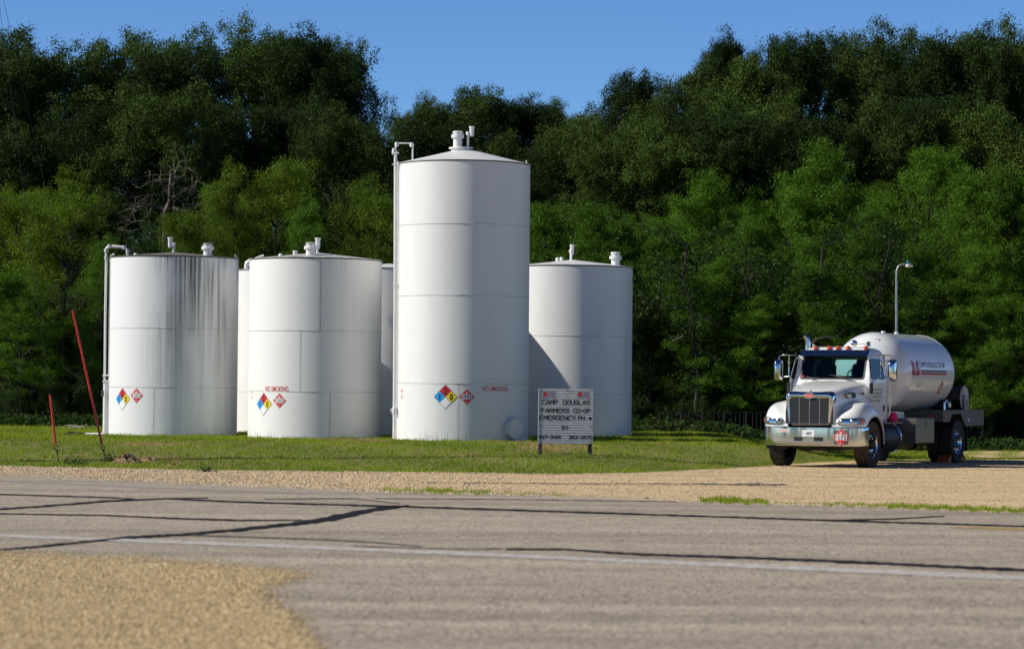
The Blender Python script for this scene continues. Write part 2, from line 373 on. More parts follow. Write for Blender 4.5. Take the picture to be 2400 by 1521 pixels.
gxp = np.linspace(-700, 900, 240); gyp = np.concatenate([np.linspace(1262, 1420, 70), np.linspace(1424, 1760, 40)])
PX, PY = np.meshgrid(gxp, gyp); W3 = np.array([[G(a, b) for a, b in zip(r1, r2)] for r1, r2 in zip(PX, PY)])
_gm = gravel_mat('gravel fading into asphalt', (.70, .53, .28), (.26, .18, .08), (.60, .44, .21), 24, .9)
def fade_in(m):
    t = m.node_tree; b = t.nodes['Principled BSDF']; old = b.inputs['Base Color'].links[0].from_socket; N = t.nodes.new; L = t.links.new
    a = N('ShaderNodeAttribute'); a.attribute_name = 'fade'; g = N('ShaderNodeNewGeometry'); n = N('ShaderNodeTexNoise'); n.inputs['Scale'].default_value = 9; n.inputs['Detail'].default_value = 9; n.inputs['Roughness'].default_value = .8; L(g.outputs['Position'], n.inputs['Vector'])
    s_ = N('ShaderNodeMath'); s_.operation = 'MULTIPLY_ADD'; s_.inputs[1].default_value = 2.2; s_.inputs[2].default_value = -1.1; L(n.outputs[0], s_.inputs[0])
    ad = N('ShaderNodeMath'); ad.operation = 'ADD'; ad.use_clamp = True; L(a.outputs['Fac'], ad.inputs[0]); L(s_.outputs[0], ad.inputs[1])
    r = N('ShaderNodeMapRange'); r.inputs[1].default_value = .35; r.inputs[2].default_value = .6; L(ad.outputs[0], r.inputs[0])
    tr = N('ShaderNodeBsdfTransparent'); mx = N('ShaderNodeMixShader'); L(r.outputs[0], mx.inputs[0]); L(tr.outputs[0], mx.inputs[1]); L(b.outputs[0], mx.inputs[2]); L(mx.outputs[0], t.nodes['Material Output'].inputs[0])
fade_in(_gm)
o = sheet('gravel_shoulder', W3[..., 0], W3[..., 1], np.full(PX.shape, .0165), _gm); fa = o.data.attributes.new('fade', 'FLOAT', 'POINT')
fa.data.foreach_set('value', np.clip(.5 + (inside_dist(PX, PY) - 9) / 60, -.6, 1.6).astype(np.float32).ravel()); tag(o, kind='structure')

def strip(name, pts, m, z, jit=0.0, parent=None):
    """marking that follows points (px, py, width px) down on the road"""
    L = []; Rr = []
    for (a, b, w), (c, d, w2) in zip(pts[:-1], pts[1:]):
        k = max(2, int(abs(c - a) / 12))
        for i in range(k):
            t = i / k; x, y, ww = a + (c - a) * t, b + (d - b) * t, (w + (w2 - w) * t) * random.uniform(1 - jit, 1 + jit)
            o = random.uniform(-.25, .25) * ww * jit * 1.5; L.append(G(x, y - ww / 2 + o)); Rr.append(G(x, y + ww / 2 + o))
    mb = MB(); mb.grid([[(p[0], p[1], z) for p in L], [(p[0], p[1], z) for p in Rr]], m)
    o = mb.build(name, parent, smooth=0); return o
M['line_white'] = mat('worn white road paint', (.58, .57, .54), .8, var=.55, vscale=9, vdet=9, c2=(.42, .37, .31), vlo=.42, vhi=.6)
M['line_faint'] = mat('faded road paint', (.40, .37, .34), .8, var=.3, vscale=8)
M['line_yellow'] = mat('worn yellow road paint', (.55, .36, .08), .8, var=.4, vscale=9)
M['tar'] = mat('tar crack seal', (.016, .015, .018), .9, spec=.15, var=.3, vscale=3)
M['tar_old'] = mat('old crack seal', (.14, .125, .11), .9, var=.3, vscale=3)
strip('edge_line', [(-900, 1226, 6), (-200, 1250, 6), (120, 1262, 7), (700, 1284, 8), (1200, 1305, 9), (1800, 1331, 10), (2280, 1352, 11), (2700, 1370, 12), (3400, 1402, 13)], M['line_white'], .0145, .08, road)
strip('edge_line', [(-200, 1118, 2), (120, 1133, 2.5), (400, 1146, 2.5), (760, 1159, 2)], M['line_faint'], .0145, .5, road)
strip('centre_line', [(2225, 1238, 2), (2290, 1239, 4), (2500, 1245, 5), (2800, 1254, 5)], M['line_yellow'], .0145, .3, road)
for pts, m in [
    ([(-900, 1260, 5), (-100, 1203, 4), (120, 1187, 5), (260, 1176, 4.5), (400, 1170, 3), (500, 1169, 2)], 'tar'),
    ([(-900, 1110, 3), (-100, 1157, 3), (120, 1164, 3), (250, 1168, 3), (330, 1172, 3)], 'tar'),
    ([(395, 1171, 4), (600, 1180, 4.5), (940, 1189, 5), (1400, 1204, 4.5), (1980, 1223, 4.5), (2280, 1232, 4), (2600, 1242, 4)], 'tar'),
    ([(-900, 1385, 7), (-100, 1300, 6), (120, 1281, 6), (245, 1268, 5), (300, 1262, 7), (420, 1256, 7), (560, 1244, 8), (680, 1231, 10), (740, 1224, 16), (820, 1208, 17), (880, 1196, 12), (970, 1186, 4)], 'tar'),
    ([(-900, 1195, 4), (-100, 1205, 3.5), (120, 1208, 3.5), (240, 1210, 3.5), (400, 1217, 4.5), (560, 1222, 4.5), (720, 1221, 3)], 'tar'),
    ([(450, 1257, 3), (700, 1265, 3.5), (850, 1272, 3), (1000, 1284, 2)], 'tar_old'),
    ([(1185, 1290, 5), (1320, 1290, 5), (1400, 1296, 6), (1500, 1302, 6), (1700, 1308, 6.5), (1900, 1316, 7), (2100, 1325, 8), (2280, 1334, 9), (2600, 1348, 9)], 'tar'),
    ([(620, 1172, 2), (830, 1170, 2), (880, 1176, 2), (950, 1184, 2)], 'tar_old'),
    ([(1940, 1222, 3), (2100, 1218, 3), (2225, 1211, 3)], 'tar'),
    ([(880, 1170, 1.5), (1200, 1172, 1.5), (1600, 1178, 1.5)], 'tar_old'),
    ([(830, 1283, 2), (1100, 1290, 2), (1190, 1288, 3)], 'tar_old')]:
    strip('crack_seal', [(a, b, w * .72) for a, b, w in pts], M[m], .0175, .3, road)
strip('tyre_rut', [(1000, 1131, 1.5), (1300, 1134, 2), (1600, 1134, 2), (1780, 1136, 5), (1860, 1137, 1.5)], mat('dark brown strip', (.10, .075, .05), .9), .008, .6).__setitem__('kind', 'structure')  # thin dark brown strip laid across the gravel yard, widest near its right end

# ------------------------------------------------------------------ cards (leaves, blades)
def cards_mesh(name, verts, nper, tone, m, smooth=False):
    """verts (N, nper, 3) -> mesh of N separate faces with a tone attribute"""
    N = len(verts); me = bpy.data.meshes.new(name)
    me.vertices.add(N * nper); me.vertices.foreach_set('co', verts.astype(np.float32).ravel())
    me.loops.add(N * nper); me.loops.foreach_set('vertex_index', np.arange(N * nper, dtype=np.int32))
    me.polygons.add(N); me.polygons.foreach_set('loop_start', np.arange(0, N * nper, nper, dtype=np.int32))
    me.update(calc_edges=True)
    a = me.attributes.new('tone', 'FLOAT', 'FACE'); a.data.foreach_set('value', tone.astype(np.float32))
    for mm in (m if isinstance(m, list) else [m]): me.materials.append(mm)
    me.validate(); return me
def unit(v): return v / np.maximum(np.linalg.norm(v, axis=-1, keepdims=True), 1e-9)
def leaves(P, size, aspect, up_bias, tone, droop=0.0):
    N = len(P); n = unit(rng.normal(size=(N, 3)) + np.array([0, 0, up_bias])); a = unit(np.cross(n, rng.normal(size=(N, 3))))
    a[:, 2] -= droop; a = unit(a); b = unit(np.cross(n, a)); s = size * rng.uniform(.6, 1.3, (N, 1))
    return np.stack([P - a * s * .5, P + b * s * aspect * .5 - a * s * .05, P + a * s * .5, P - b * s * aspect * .5 - a * s * .05], 1)
def blades(P, h, w, lean=.5):
    N = len(P); hh = h * rng.uniform(.5, 1.3, (N, 1)) if np.isscalar(h) else h[:, None]
    an = rng.uniform(0, 2 * np.pi, N); d = np.stack([np.cos(an), np.sin(an), 0 * an], 1); l = unit(rng.normal(size=(N, 3)) * [1, 1, 0]) * rng.uniform(0, lean, (N, 1)) * hh
    tip = P + l + np.array([0, 0, 1.]) * hh
    return np.stack([P - d * w / 2, P + d * w / 2, tip], 1)

# mown grass of the mound and the verge
def scatter(n, x0, x1, y0, y1):
    x = rng.uniform(x0, x1, n); y = rng.uniform(y0, y1, n); k = y > grass_edge(x) + rng.normal(-.05, .25, n); return x[k], y[k]
def in_truck_clear(x, y): return np.ones_like(x, bool)
x, y = scatter(330000, -15, 16, 53, 80)
z = ground_z(x, y)
patch = np.sin(x * .8 + 2 * np.sin(y * .45)) + np.sin(x * 1.9 + y * .8) * .6 + rng.normal(0, .35, len(x))
for (cx, cy, rx_, ry_, a) in [(-.4, 64.8, 2.2, 1.2, 2.2), (.8, 62.5, 1.2, 2, 1.6), (-8.0, 62.5, 1.2, .7, 3), (-4.5, 65.5, 2.0, .6, 1.5), (-9, 58, 1.6, 1, 1.5)]:
    patch += a * np.exp(-((x - cx) / rx_) ** 2 - ((y - cy) / ry_) ** 2)
P = np.stack([x, y, z], 1); tuft = sm((np.sin(x * 5.1 + y * 2) * np.sin(y * 3.3 - x * 1.2) + .2))
h = (.035 + .035 * tuft) * rng.uniform(.5, 1.4, len(x)); k = rng.random(len(x)) < .012; h[k] *= 2.2
V = blades(P, h, .016, .8); tone = np.clip(.35 + .25 * np.sin(x * 1.3 + y) + rng.normal(0, .22, len(x)), 0, 1)
dry = (patch > 1.75); me = cards_mesh('grass', V, 3, tone, [M['grass'], M['hay']])
me.polygons.foreach_set('material_index', dry.astype(np.int32)); o = bpy.data.objects.new('grass', me); col.objects.link(o)
tag(o, 'short green grass with brown dry patches on the low bank', 'grass', kind='stuff')
# verge tufts between road and yard
seg = [(900, 1150, 70, .05), (1150, 1330, 22, .035), (1640, 1800, 80, .06), (1800, 1930, 12, .03), (1930, 2080, 40, .035), (2080, 2500, 190, .055), (120, 500, 12, .03), (1000, 1060, 20, .06), (1680, 1730, 26, .08)]
pp = []; hh = []
for a, b, n, ht in seg:
    px = rng.uniform(a, b, n * 14); g = np.array([G(q, 1150)[:1] for q in px])[:, 0]
    for q in px:
        e = np.interp(q, [p[0] for p in _road_px], [p[1] for p in _road_px]); w = G(q, e - 2.5 + random.gauss(0, 2.4) + 2 * math.sin(q * .13))
        pp.append((w[0], w[1], .005)); hh.append(ht * random.uniform(.4, 1.3))
me = cards_mesh('grass', blades(np.array(pp), np.array(hh), .014, .8), 3, rng.random(len(pp)), M['grass'])
o = bpy.data.objects.new('verge_grass', me); col.objects.link(o); tag(o, 'thin green grass growing along the far edge of the road', 'grass', kind='stuff')
# taller weeds at the feet of the tanks
pp = []; hh = []
for cx, cy, n, ht in [(-6.3, 66.9, 50, .28), (-5.8, 66.7, 60, .25), (-5.0, 66.5, 50, .22), (-1.9, 66.0, 120, .36), (-2.9, 66.4, 40, .2), (-1.2, 65.9, 40, .22), (-.2, 65.9, 30, .2), (.5, 66.2, 40, .3), (3.5, 71.5, 90, .3), (-8.6, 68.3, 60, .28), (-7.3, 68.2, 70, .3), (-3.2, 68.2, 60, .25), (1.6, 71.1, 80, .3), (2.4, 71.2, 80, .3), (-9.7, 66.5, 60, .2)]:
    for _ in range(n // 3):
        xx, yy = cx + random.gauss(0, .22), cy + random.gauss(0, .12) - .1; pp.append((xx, yy, float(ground_z(xx, yy)))); hh.append(ht * random.uniform(.3, 1.1))
me = cards_mesh('weeds', blades(np.array(pp), np.array(hh), .009, .9), 3, rng.random(len(pp)), M['weed'])
o = bpy.data.objects.new('tall_weeds', me); col.objects.link(o); tag(o, 'tall thin weeds standing against the feet of the tanks', 'weeds', kind='stuff')

# loose stones
def stones(name, P, s, m, label):
    N = len(P); base = np.array([(1, 0, 0), (0, 1, 0), (-1, 0, 0), (0, -1, 0), (0, 0, 1), (0, 0, -1.0)]); F = [(0, 1, 4), (1, 2, 4), (2, 3, 4), (3, 0, 4), (1, 0, 5), (2, 1, 5), (3, 2, 5), (0, 3, 5)]
    sc = s[:, None, None] * rng.uniform(.6, 1.3, (N, 6, 3)) * np.array([1, 1, .7]); an = rng.uniform(0, 6.28, N); c, si = np.cos(an), np.sin(an)
    B = base[None] * sc; V = np.stack([B[..., 0] * c[:, None] - B[..., 1] * si[:, None], B[..., 0] * si[:, None] + B[..., 1] * c[:, None], B[..., 2]], -1) + P[:, None]
    T3 = V[:, np.array(F)].reshape(-1, 3, 3); tone = np.repeat(rng.random(N), 8)
    me = cards_mesh(name, T3, 3, tone, m); o = bpy.data.objects.new(name, me); col.objects.link(o); tag(o, label, 'gravel', kind='stuff'); return o
def stone_mat(name, c, c2):
    m = bpy.data.materials.new(name); m.use_nodes = True; t = m.node_tree; b = t.nodes['Principled BSDF']; b.inputs['Roughness'].default_value = .9
    a = t.nodes.new('ShaderNodeAttribute'); a.attribute_name = 'tone'; r = t.nodes.new('ShaderNodeValToRGB'); r.color_ramp.elements[0].color = (*c2, 1); r.color_ramp.elements[1].color = (*c, 1)
    t.links.new(a.outputs['Fac'], r.inputs[0]); t.links.new(r.outputs[0], b.inputs['Base Color']); return m
M['stone'] = stone_mat('yellow stones', (.76, .60, .35), (.30, .20, .09)); M['stone_far'] = stone_mat('tan stones', (.72, .58, .40), (.36, .26, .16))
n = 46000; px = rng.uniform(-60, 860, n); py = rng.uniform(1280, 1530, n)
k = inside_dist(px, py) > rng.normal(13, 9, n) - rng.exponential(3, n) * (rng.random(n) < .25); px, py = px[k], py[k]
stones('shoulder_stones', np.array([(*G(a, b)[:2], .018) for a, b in zip(px, py)]), rng.uniform(.004, .015, len(px)) * np.where(rng.random(len(px)) < .06, 1.5, 1), M['stone'], 'loose coarse yellow gravel stones on the near shoulder')
n = 26000; x = rng.uniform(-13, 13, n); t = rng.random(n); y = road_edge(x) + rng.normal(0, .25, n) * (t < .35) + (grass_edge(x) - road_edge(x)) * np.clip(t - .35, 0, 1) / .65
stones('yard_stones', np.stack([x, y, np.full(n, .008)], 1), rng.uniform(.008, .026, n) * np.where(x < 0, 1.2, .8), M['stone_far'], 'loose tan gravel stones spread over the yard')
# ------------------------------------------------------------------ storage tanks
def streak_mat(name, base, dark, amount, top_z, seed):
    m = bpy.data.materials.new(name); m.use_nodes = True; t = m.node_tree; b = t.nodes['Principled BSDF']; b.inputs['Roughness'].default_value = .5
    N = t.nodes.new; L = t.links.new
    tc = N('ShaderNodeTexCoord'); mp = N('ShaderNodeMapping'); mp.inputs['Scale'].default_value = (14, 14, .2); mp.inputs['Location'].default_value = (seed, seed, 0); L(tc.outputs['Object'], mp.inputs[0])
    n = N('ShaderNodeTexNoise'); n.inputs['Scale'].default_value = 1.0; n.inputs['Detail'].default_value = 8; n.inputs['Roughness'].default_value = .7; L(mp.outputs[0], n.inputs['Vector'])
    r = N('ShaderNodeValToRGB'); r.color_ramp.elements[0].position = .42; r.color_ramp.elements[1].position = .62; L(n.outputs[0], r.inputs[0])
    mp2 = N('ShaderNodeMapping'); mp2.inputs['Scale'].default_value = (1.3, 1.3, .5); L(tc.outputs['Object'], mp2.inputs[0])
    n2 = N('ShaderNodeTexNoise'); n2.inputs['Scale'].default_value = 1.2; n2.inputs['Detail'].default_value = 5; L(mp2.outputs[0], n2.inputs['Vector'])
    r2 = N('ShaderNodeValToRGB'); r2.color_ramp.elements[0].position = .36; r2.color_ramp.elements[1].position = .56; L(n2.outputs[0], r2.inputs[0])
    sx = N('ShaderNodeSeparateXYZ'); L(tc.outputs['Object'], sx.inputs[0])
    zr = N('ShaderNodeMapRange'); zr.inputs[1].default_value = top_z - 3.3; zr.inputs[2].default_value = top_z; zr.inputs[3].default_value = .16; zr.inputs[4].default_value = 1.0; L(sx.outputs[2], zr.inputs[0])
    xr = N('ShaderNodeMapRange'); xr.inputs[1].default_value = -.75; xr.inputs[2].default_value = .1; L(sx.outputs[0], xr.inputs[0])
    def mul(a, c, k=None):
        q = N('ShaderNodeMath'); q.operation = 'MULTIPLY'; L(a, q.inputs[0])
        if k is None: L(c, q.inputs[1])
        else: q.inputs[1].default_value = k
        return q.outputs[0]
    a = mul(mul(mul(r.outputs[0], zr.outputs[0]), xr.outputs[0]), r2.outputs[0]); a = mul(a, None, amount)
    mx = N('ShaderNodeMix'); mx.data_type = 'RGBA'; L(a, mx.inputs[0]); mx.inputs[6].default_value = (*base, 1); mx.inputs[7].default_value = (*dark, 1)
    L(mx.outputs[2], b.inputs['Base Color']); return m

class Tank:
    def __init__(s, label, pxc, hw, D, y_base, y_rim, y_apex, shell_mat, roof_mat, lean=0.0, group=None):
        s.D = D; s.cx = at(pxc, 850, D)[0]; s.cy = D; s.R = hw * D / F_PX
        s.z0 = float(ground_z(s.cx, s.cy)) - .05
        s.o = tag(empty('storage_tank', (s.cx, s.cy, s.z0)), label, 'tank', group)
        s.hr = at(pxc, y_rim, D)[2] - s.z0; s.ha = at(pxc, y_apex, D)[2] - s.z0; Rr = s.R
        mb = MB(); mb.lathe([(Rr, -.3), (Rr, 1.2), (Rr, 2.5), (Rr, s.hr)], shell_mat, 96); mb.build('shell', s.o)
        mb = MB(); mb.lathe([(Rr + .012, s.hr - .012), (Rr + .02, s.hr + .002), (Rr * .55, s.hr + (s.ha - s.hr) * .47), (Rr * .06, s.ha - .01), (.001, s.ha)], roof_mat, 96); mb.build('roof', s.o)
    def hit(s, px, py):
        """point of the wall seen at a pixel -> angle, height"""
        d = ray(px, py); c = CAM - np.array([s.cx, s.cy, 0]); a = d[0] ** 2 + d[1] ** 2; b = 2 * (c[0] * d[0] + c[1] * d[1]); q = c[0] ** 2 + c[1] ** 2 - s.R ** 2
        t = (-b - math.sqrt(max(b * b - 4 * a * q, 0))) / (2 * a); p = c + d * t; return math.atan2(p[0], -p[1]), p[2] - s.z0
    def fn(s, px, py):
        th, z = s.hit(px, py); Rr = s.R
        return lambda u, v, h: ((Rr + h) * math.sin(th + u / Rr), -(Rr + h) * math.cos(th + u / Rr), z + v)
    def ring(s, px, py, w=.011, dark=False):
        th, z = s.hit(px, py); Rr = s.R; n = 144; rows = [[], [], [], []]
        for k in range(n):
            a = 2 * math.pi * k / n; dz = random.uniform(-.004, .004); hw_ = w * random.uniform(.6, 1.25) / 2
            for rr, (e, f) in zip(rows, ((.001, -hw_), (.006, -hw_), (.006, hw_), (.001, hw_))): rr.append(((Rr + e) * math.sin(a), -(Rr + e) * math.cos(a), z + dz + f))
        mb = MB(); mb.grid(rows, M['seam_dark'] if dark else M['seam'], True); mb.build('weld_seam', s.o, smooth=0); return z
    def vseam(s, px, y1, y2):
        mb = MB(); f = s.fn(px, y1); z1 = s.hit(px, y1)[1]; z2 = s.hit(px, y2)[1]; n = 24; L_, R_ = [], []
        for i in range(n + 1):
            u = random.uniform(-.004, .004); w = random.uniform(.005, .008); L_.append(f(u - w, (z2 - z1) * i / n, .007)); R_.append(f(u + w, (z2 - z1) * i / n, .007))
        mb.grid([L_, R_], M['seam']); mb.build('weld_seam', s.o, smooth=0)
    def loc(s, px, py, dy=0): p = at(px, py, s.D + dy); return Vector((p[0] - s.cx, dy, p[2] - s.z0))
    def roof_z(s, x, y): return s.ha + (s.hr - s.ha) * math.hypot(x, y) / s.R
    def hatch(s, px, y_top, r_px, dy=0, dirty=False, y_fl=None):
        p = s.loc(px, y_top, dy); r = r_px * s.D / F_PX; x, y, zt = p; zb = s.roof_z(x, y) - .04; zf = s.loc(px, y_fl, dy)[2] if y_fl else zt - .14
        mb = MB(); o = (x, y, 0)
        mb.lathe([(r, zb), (r, zf - .035), (r * 1.42, zf - .03), (r * 1.45, zf), (r * 1.42, zf + .02), (r * 1.02, zf + .025), (r * 1.02, zt - .05)], M['white'], 28, o)
        for k in range(10):
            a = k * .628 + .2; mb.tube([(x + r * 1.3 * math.cos(a), y + r * 1.3 * math.sin(a), zf - .05), (x + r * 1.3 * math.cos(a), y + r * 1.3 * math.sin(a), zf + .05)], .014, M['white'], 6)
        h = mb.build('hatch', s.o); mb = MB(); mb.lathe([(r * 1.02, zt - .05), (r * 1.14, zt - .048), (r * 1.14, zt - .012), (r * .9, zt), (.001, zt + .004)], M['seam'] if dirty else M['white'], 28, o); mb.build('hatch_lid', h)
    def vent(s, px, y_top, y_bot, r_px, head_px, hy1, hy2, hr_px, dy=0):
        m = D = s.D / F_PX; p = s.loc(px, y_top, dy); x, y, zt = p; zb = s.roof_z(x, y) - .04; mb = MB(); r = r_px * m
        mb.tube([(x, y, zb), (x, y, zt)], r, M['white'], 12); mb.lathe([(r, zt - .09), (r * 1.6, zt - .08), (r * 1.6, zt - .01), (.001, zt)], M['white'], 12, (x, y, 0))
        v = mb.build('vent_pipe', s.o)
        a = s.loc(head_px, hy1, dy); b = s.loc(head_px, hy2, dy); hr = hr_px * m; mb = MB()
        mb.lathe([(.001, b.z), (hr * .85, b.z), (hr * .9, b.z + .04), (hr, b.z + .06), (hr, a.z - .05), (hr * 1.35, a.z - .01), (hr * 1.3, a.z), (.001, a.z + .01)], M['white'], 16, (a.x, a.y, 0))
        if abs(head_px - px) > 2: mb.tube([(x, y, zt - .05), (a.x, a.y, zt - .05)], r * .9, M['white'], 10)
        mb.build('vent_head', v)

T_A = streak_mat('streaked white paint', (.76, .77, .77), (.09, .085, .08), 1.15, 4.45, 3.1)
T_B = streak_mat('lightly streaked white paint', (.80, .80, .78), (.5, .48, .44), .25, 4.4, 8.4)
G_T = 'white storage tanks'
t1 = Tank('white storage tank with dark rain streaks, farthest left, tall bent pipe on its left', 406, 150.5, 70.9, 1024, 605.5, 591, T_A, M['roof_dirty'], group=G_T)
t2 = Tank('clean white storage tank with red NO SMOKING and a 1202 placard, beside the streaked tank', 738, 155.0, 69.2, 1028, 610, 592, T_B, M['seam'], group=G_T)
t3 = Tank('white storage tank tucked behind the gap between the streaked tank and its neighbour', 680, 139.5, 74.5, 1024, 636, 622, M['tank_white'], M['white'], group=G_T)
t4 = Tank('white storage tank mostly hidden behind the tallest tank, only its left strip showing', 910, 142.0, 72.75, 1025, 633, 618, M['tank_white'], M['white'], group=G_T)
t5 = Tank('tallest white storage tank, twice the height of the others, with a 1993 placard', 1084, 155.0, 67.7, 1032, 386.5, 349, M['tank_white'], M['white'], group=G_T)
t6 = Tank('white storage tank standing right of the tallest one, behind the camp sign', 1339, 142.0, 73.5, 1027, 626.5, 609, M['tank_white'], M['white'], group=G_T)

for t, px, rings, vs in ((t1, 406, (769, 908), [(375, 769, 908), (360, 908, 1030)]), (t2, 738, (775, 918), [(752, 608, 775), (704, 775, 918), (774, 918, 1035)]),
                         (t3, 570, (918,), []), (t4, 905, (924,), []), (t5, 1084, (524, 692, 899), [(1073, 900, 1040)]), (t6, 1339, (787, 924), [(1467, 787, 924)])):
    for ry in rings: t.ring(px, ry)
    for a, b, c in vs: t.vseam(a, b, c)
    mb = MB(); mb.lathe([(t.R + .004, t.hr - .035), (t.R + .009, t.hr - .03), (t.R + .009, t.hr - .012)], M['seam_dark'], 96); mb.build('rim_line', t.o, smooth=0)
# raised weld plate on the tall tank
f = t5.fn(1083, 897); mb = MB(); mb.grid([[f(-.18 + .06 * i, -.02, .012) for i in range(7)], [f(-.18 + .06 * i, .02, .012) for i in range(7)]], M['white']); mb.build('weld_plate', t5.o)

# signs painted on and stuck to the walls
def on(t, px, py, name, fnc, label=None):
    mb = MB(); fnc(mb, t.fn(px, py)); o = mb.build(name, t.o, smooth=0, recalc=False)
    if label: o['label'] = label
on(t1, 287, 935, 'hazard_diamond', lambda mb, f: nfpa(mb, f, .272, '1', '3', '0'))
on(t1, 320, 927, 'hazard_placard', lambda mb, f: placard(mb, f, .190, '1202'))
on(t2, 618, 947, 'hazard_diamond', lambda mb, f: nfpa(mb, f, .275, '1', '3', '0'))
on(t2, 655, 939, 'hazard_placard', lambda mb, f: placard(mb, f, .188, '1202'))
on(t2, 647, 911, 'lettering', lambda mb, f: put_text(mb, 'NO SMOKING', .125, M['red'], f, bold=.004, width=.69))
on(t5, 1044, 930, 'hazard_diamond', lambda mb, f: nfpa(mb, f, .284, '1', '2', '0'))
on(t5, 1094, 930, 'hazard_placard', lambda mb, f: placard(mb, f, .192, '1993', red=M['red']))
on(t5, 1162, 911, 'lettering', lambda mb, f: put_text(mb, 'NO SMOKING', .125, M['red'], f, bold=.004, width=.72))
def small_tag(dig):
    def g(mb, f):
        mb.grid([[f(-.09, -.11, .001), f(.09, -.11, .001)], [f(-.09, .19, .001), f(.09, .19, .001)]], M['white'])
        for k in range(2): mb.grid([[f(-.07, .12 + .03 * k, .003), f(.07, .12 + .03 * k, .003)], [f(-.07, .135 + .03 * k, .003), f(.05, .135 + .03 * k, .003)]], M['red'])
        put_text(mb, dig, .085, M['ink'], f, 0, .01, .003, bold=.02)
        mb.grid([[f(-.07, -.09, .003), f(.07, -.09, .003)], [f(-.07, -.084, .003), f(.07, -.084, .003)]], M['seam'])
    return g
on(t5, 942, 930, 'tank_number', small_tag('6')); on(t2, 590, 932, 'tank_number', small_tag('1'))
# bolted manhole low on the tall tank
th, z = t5.hit(1199, 1004); Rr = t5.R
rad = Vector((math.sin(th), -math.cos(th), 0)); tan_ = Vector((math.cos(th), math.sin(th), 0)); c0 = rad * (Rr - .05) + Vector((0, 0, z))
def mh(u, v, h): p = c0 + tan_ * u + Vector((0, 0, v)) + rad * h; return tuple(p)
mb = MB(); rows = []
for r_, h in ((.235, 0), (.235, .17), (.275, .17), (.278, .185), (.275, .20), (.001, .202)): rows.append([mh(r_ * math.cos(2 * math.pi * k / 40), r_ * math.sin(2 * math.pi * k / 40), h) for k in range(40)])
mb.grid(rows, M['tank_white'], True)
for k in range(36):
    a = 2 * math.pi * k / 36; u, v = .252 * math.cos(a), .252 * math.sin(a); mb.prism([(u + .0085 * math.cos(q * 1.047), v + .0085 * math.sin(q * 1.047)) for q in range(6)], .201, .212, M['seam_dark'], mh)
mb.build('manhole', t5.o)

# roof fittings
t5.hatch(1073, 308, 10.3, -.1, y_fl=320); t5.vent(1097, 309, 347, 3, 1106, 297, 320, 5.3, -.1)
mb = MB(); p = t5.loc(1081, 352); mb.lathe([(.24, p.z - .12), (.24, p.z + .015), (.30, p.z + .02), (.30, p.z + .05), (.001, p.z + .06)], M['white'], 32, (p.x, -.05, 0)); mb.build('roof_collar', t5.o)
t1.hatch(487, 570, 10, -.9, True, y_fl=582); t1.vent(407, 568, 592, 3, 399, 557, 580, 5)
t2.hatch(728, 568, 10.4, -.95, True, y_fl=581); t2.vent(744, 575, 592, 3, 745, 558, 582, 5.5, .3); t2.vent(692, 592, 597, 3.5, 692, 588, 596, 4.5, .8)
t6.hatch(1443, 591, 10, -.5, y_fl=604); t6.vent(1339, 585, 609, 3.3, 1341, 574, 597, 4.6)
for t, px, py, dy in ((t1, 318, 597, -.5), (t2, 658, 598, -.9), (t6, 1307, 607, .2), (t6, 1316, 606, .2), (t4, 901, 629, -.9)):
    p = t.loc(px, py, dy); mb = MB(); mb.lathe([(.05, p.z - .12), (.055, p.z), (.04, p.z + .03), (.001, p.z + .04)], M['white'], 12, (p.x, p.y, 0)); mb.build('pipe_cap', t.o)
def hook(t, px, py, dx, dz, dy=0):
    p = t.loc(px, py, dy); mb = MB()
    mb.tube([(p.x, p.y, p.z - .12), (p.x + dx * .3, p.y, p.z + dz * .5), (p.x + dx, p.y, p.z + dz)], [.012, .012, .03], M['white'], 8); mb.build('ladder_hook', t.o)
hook(t1, 257, 603, .12, .08); hook(t1, 556, 606, -.07, .09); hook(t5, 1236, 386, -.04, .10); hook(t2, 590, 610, .3, .12)
# pipework beside the tanks
def pipe(t, name, pts, r, m=None, dy=0, n=12):
    mb = MB(); mb.tube([t.loc(a, b, dy) for a, b in pts], r, m or M['white'], n); return mb.build(name, t.o)
pp = t1.D / F_PX
rz_ = pipe(t1, 'riser_pipe', [(246.5, 1040), (248.5, 895)], 6.3 * pp, dy=-.3)
pipe(t1, 'fill_pipe', [(245.5, 893), (246.5, 760), (249, 606), (249, 592)], [2.7 * pp] * 4, dy=-.3)
pipe(t1, 'fill_pipe', [(249, 592), (249, 588), (252, 581), (257, 577.5), (288, 579.5), (293, 581), (299, 589), (299.5, 602)], [4 * pp, 4 * pp, 4 * pp, 4 * pp, 3.2 * pp, 4 * pp, 3.6 * pp, 3.2 * pp], dy=-.3)
for px, py, r in ((249, 587, 5), (257, 577.5, 4.6), (291, 580, 4.6), (299.5, 589, 4.6), (248.7, 605, 3.9)):
    p = t1.loc(px, py, -.3); mb = MB(); mb.lathe([(.01, p.z - .05), (r * pp, p.z - .045), (r * pp, p.z + .045), (.01, p.z + .05)], M['corroded_white'], 12, (p.x, p.y, 0)); mb.build('pipe_joint', t1.o)
pipe(t1, 'conduit', [(254.5, 1040), (256, 895), (258.6, 602)], 1.6 * pp, M['galv'], dy=-.5)
mb = MB()
for y_ in (881, 894): a, b = t1.loc(240, y_, -.35), t1.loc(257, y_ - 2, -.35); mb.tube([a, b], .022, M['white'], 6)
mb.build('pipe_bracket', t1.o)
p = t1.loc(240.5, 922, -.45); mb = MB(); mb.box((p.x, p.y, p.z), (.06, .08, .16), M['seam_dark'], bev=.01); mb.build('junction_box', t1.o)
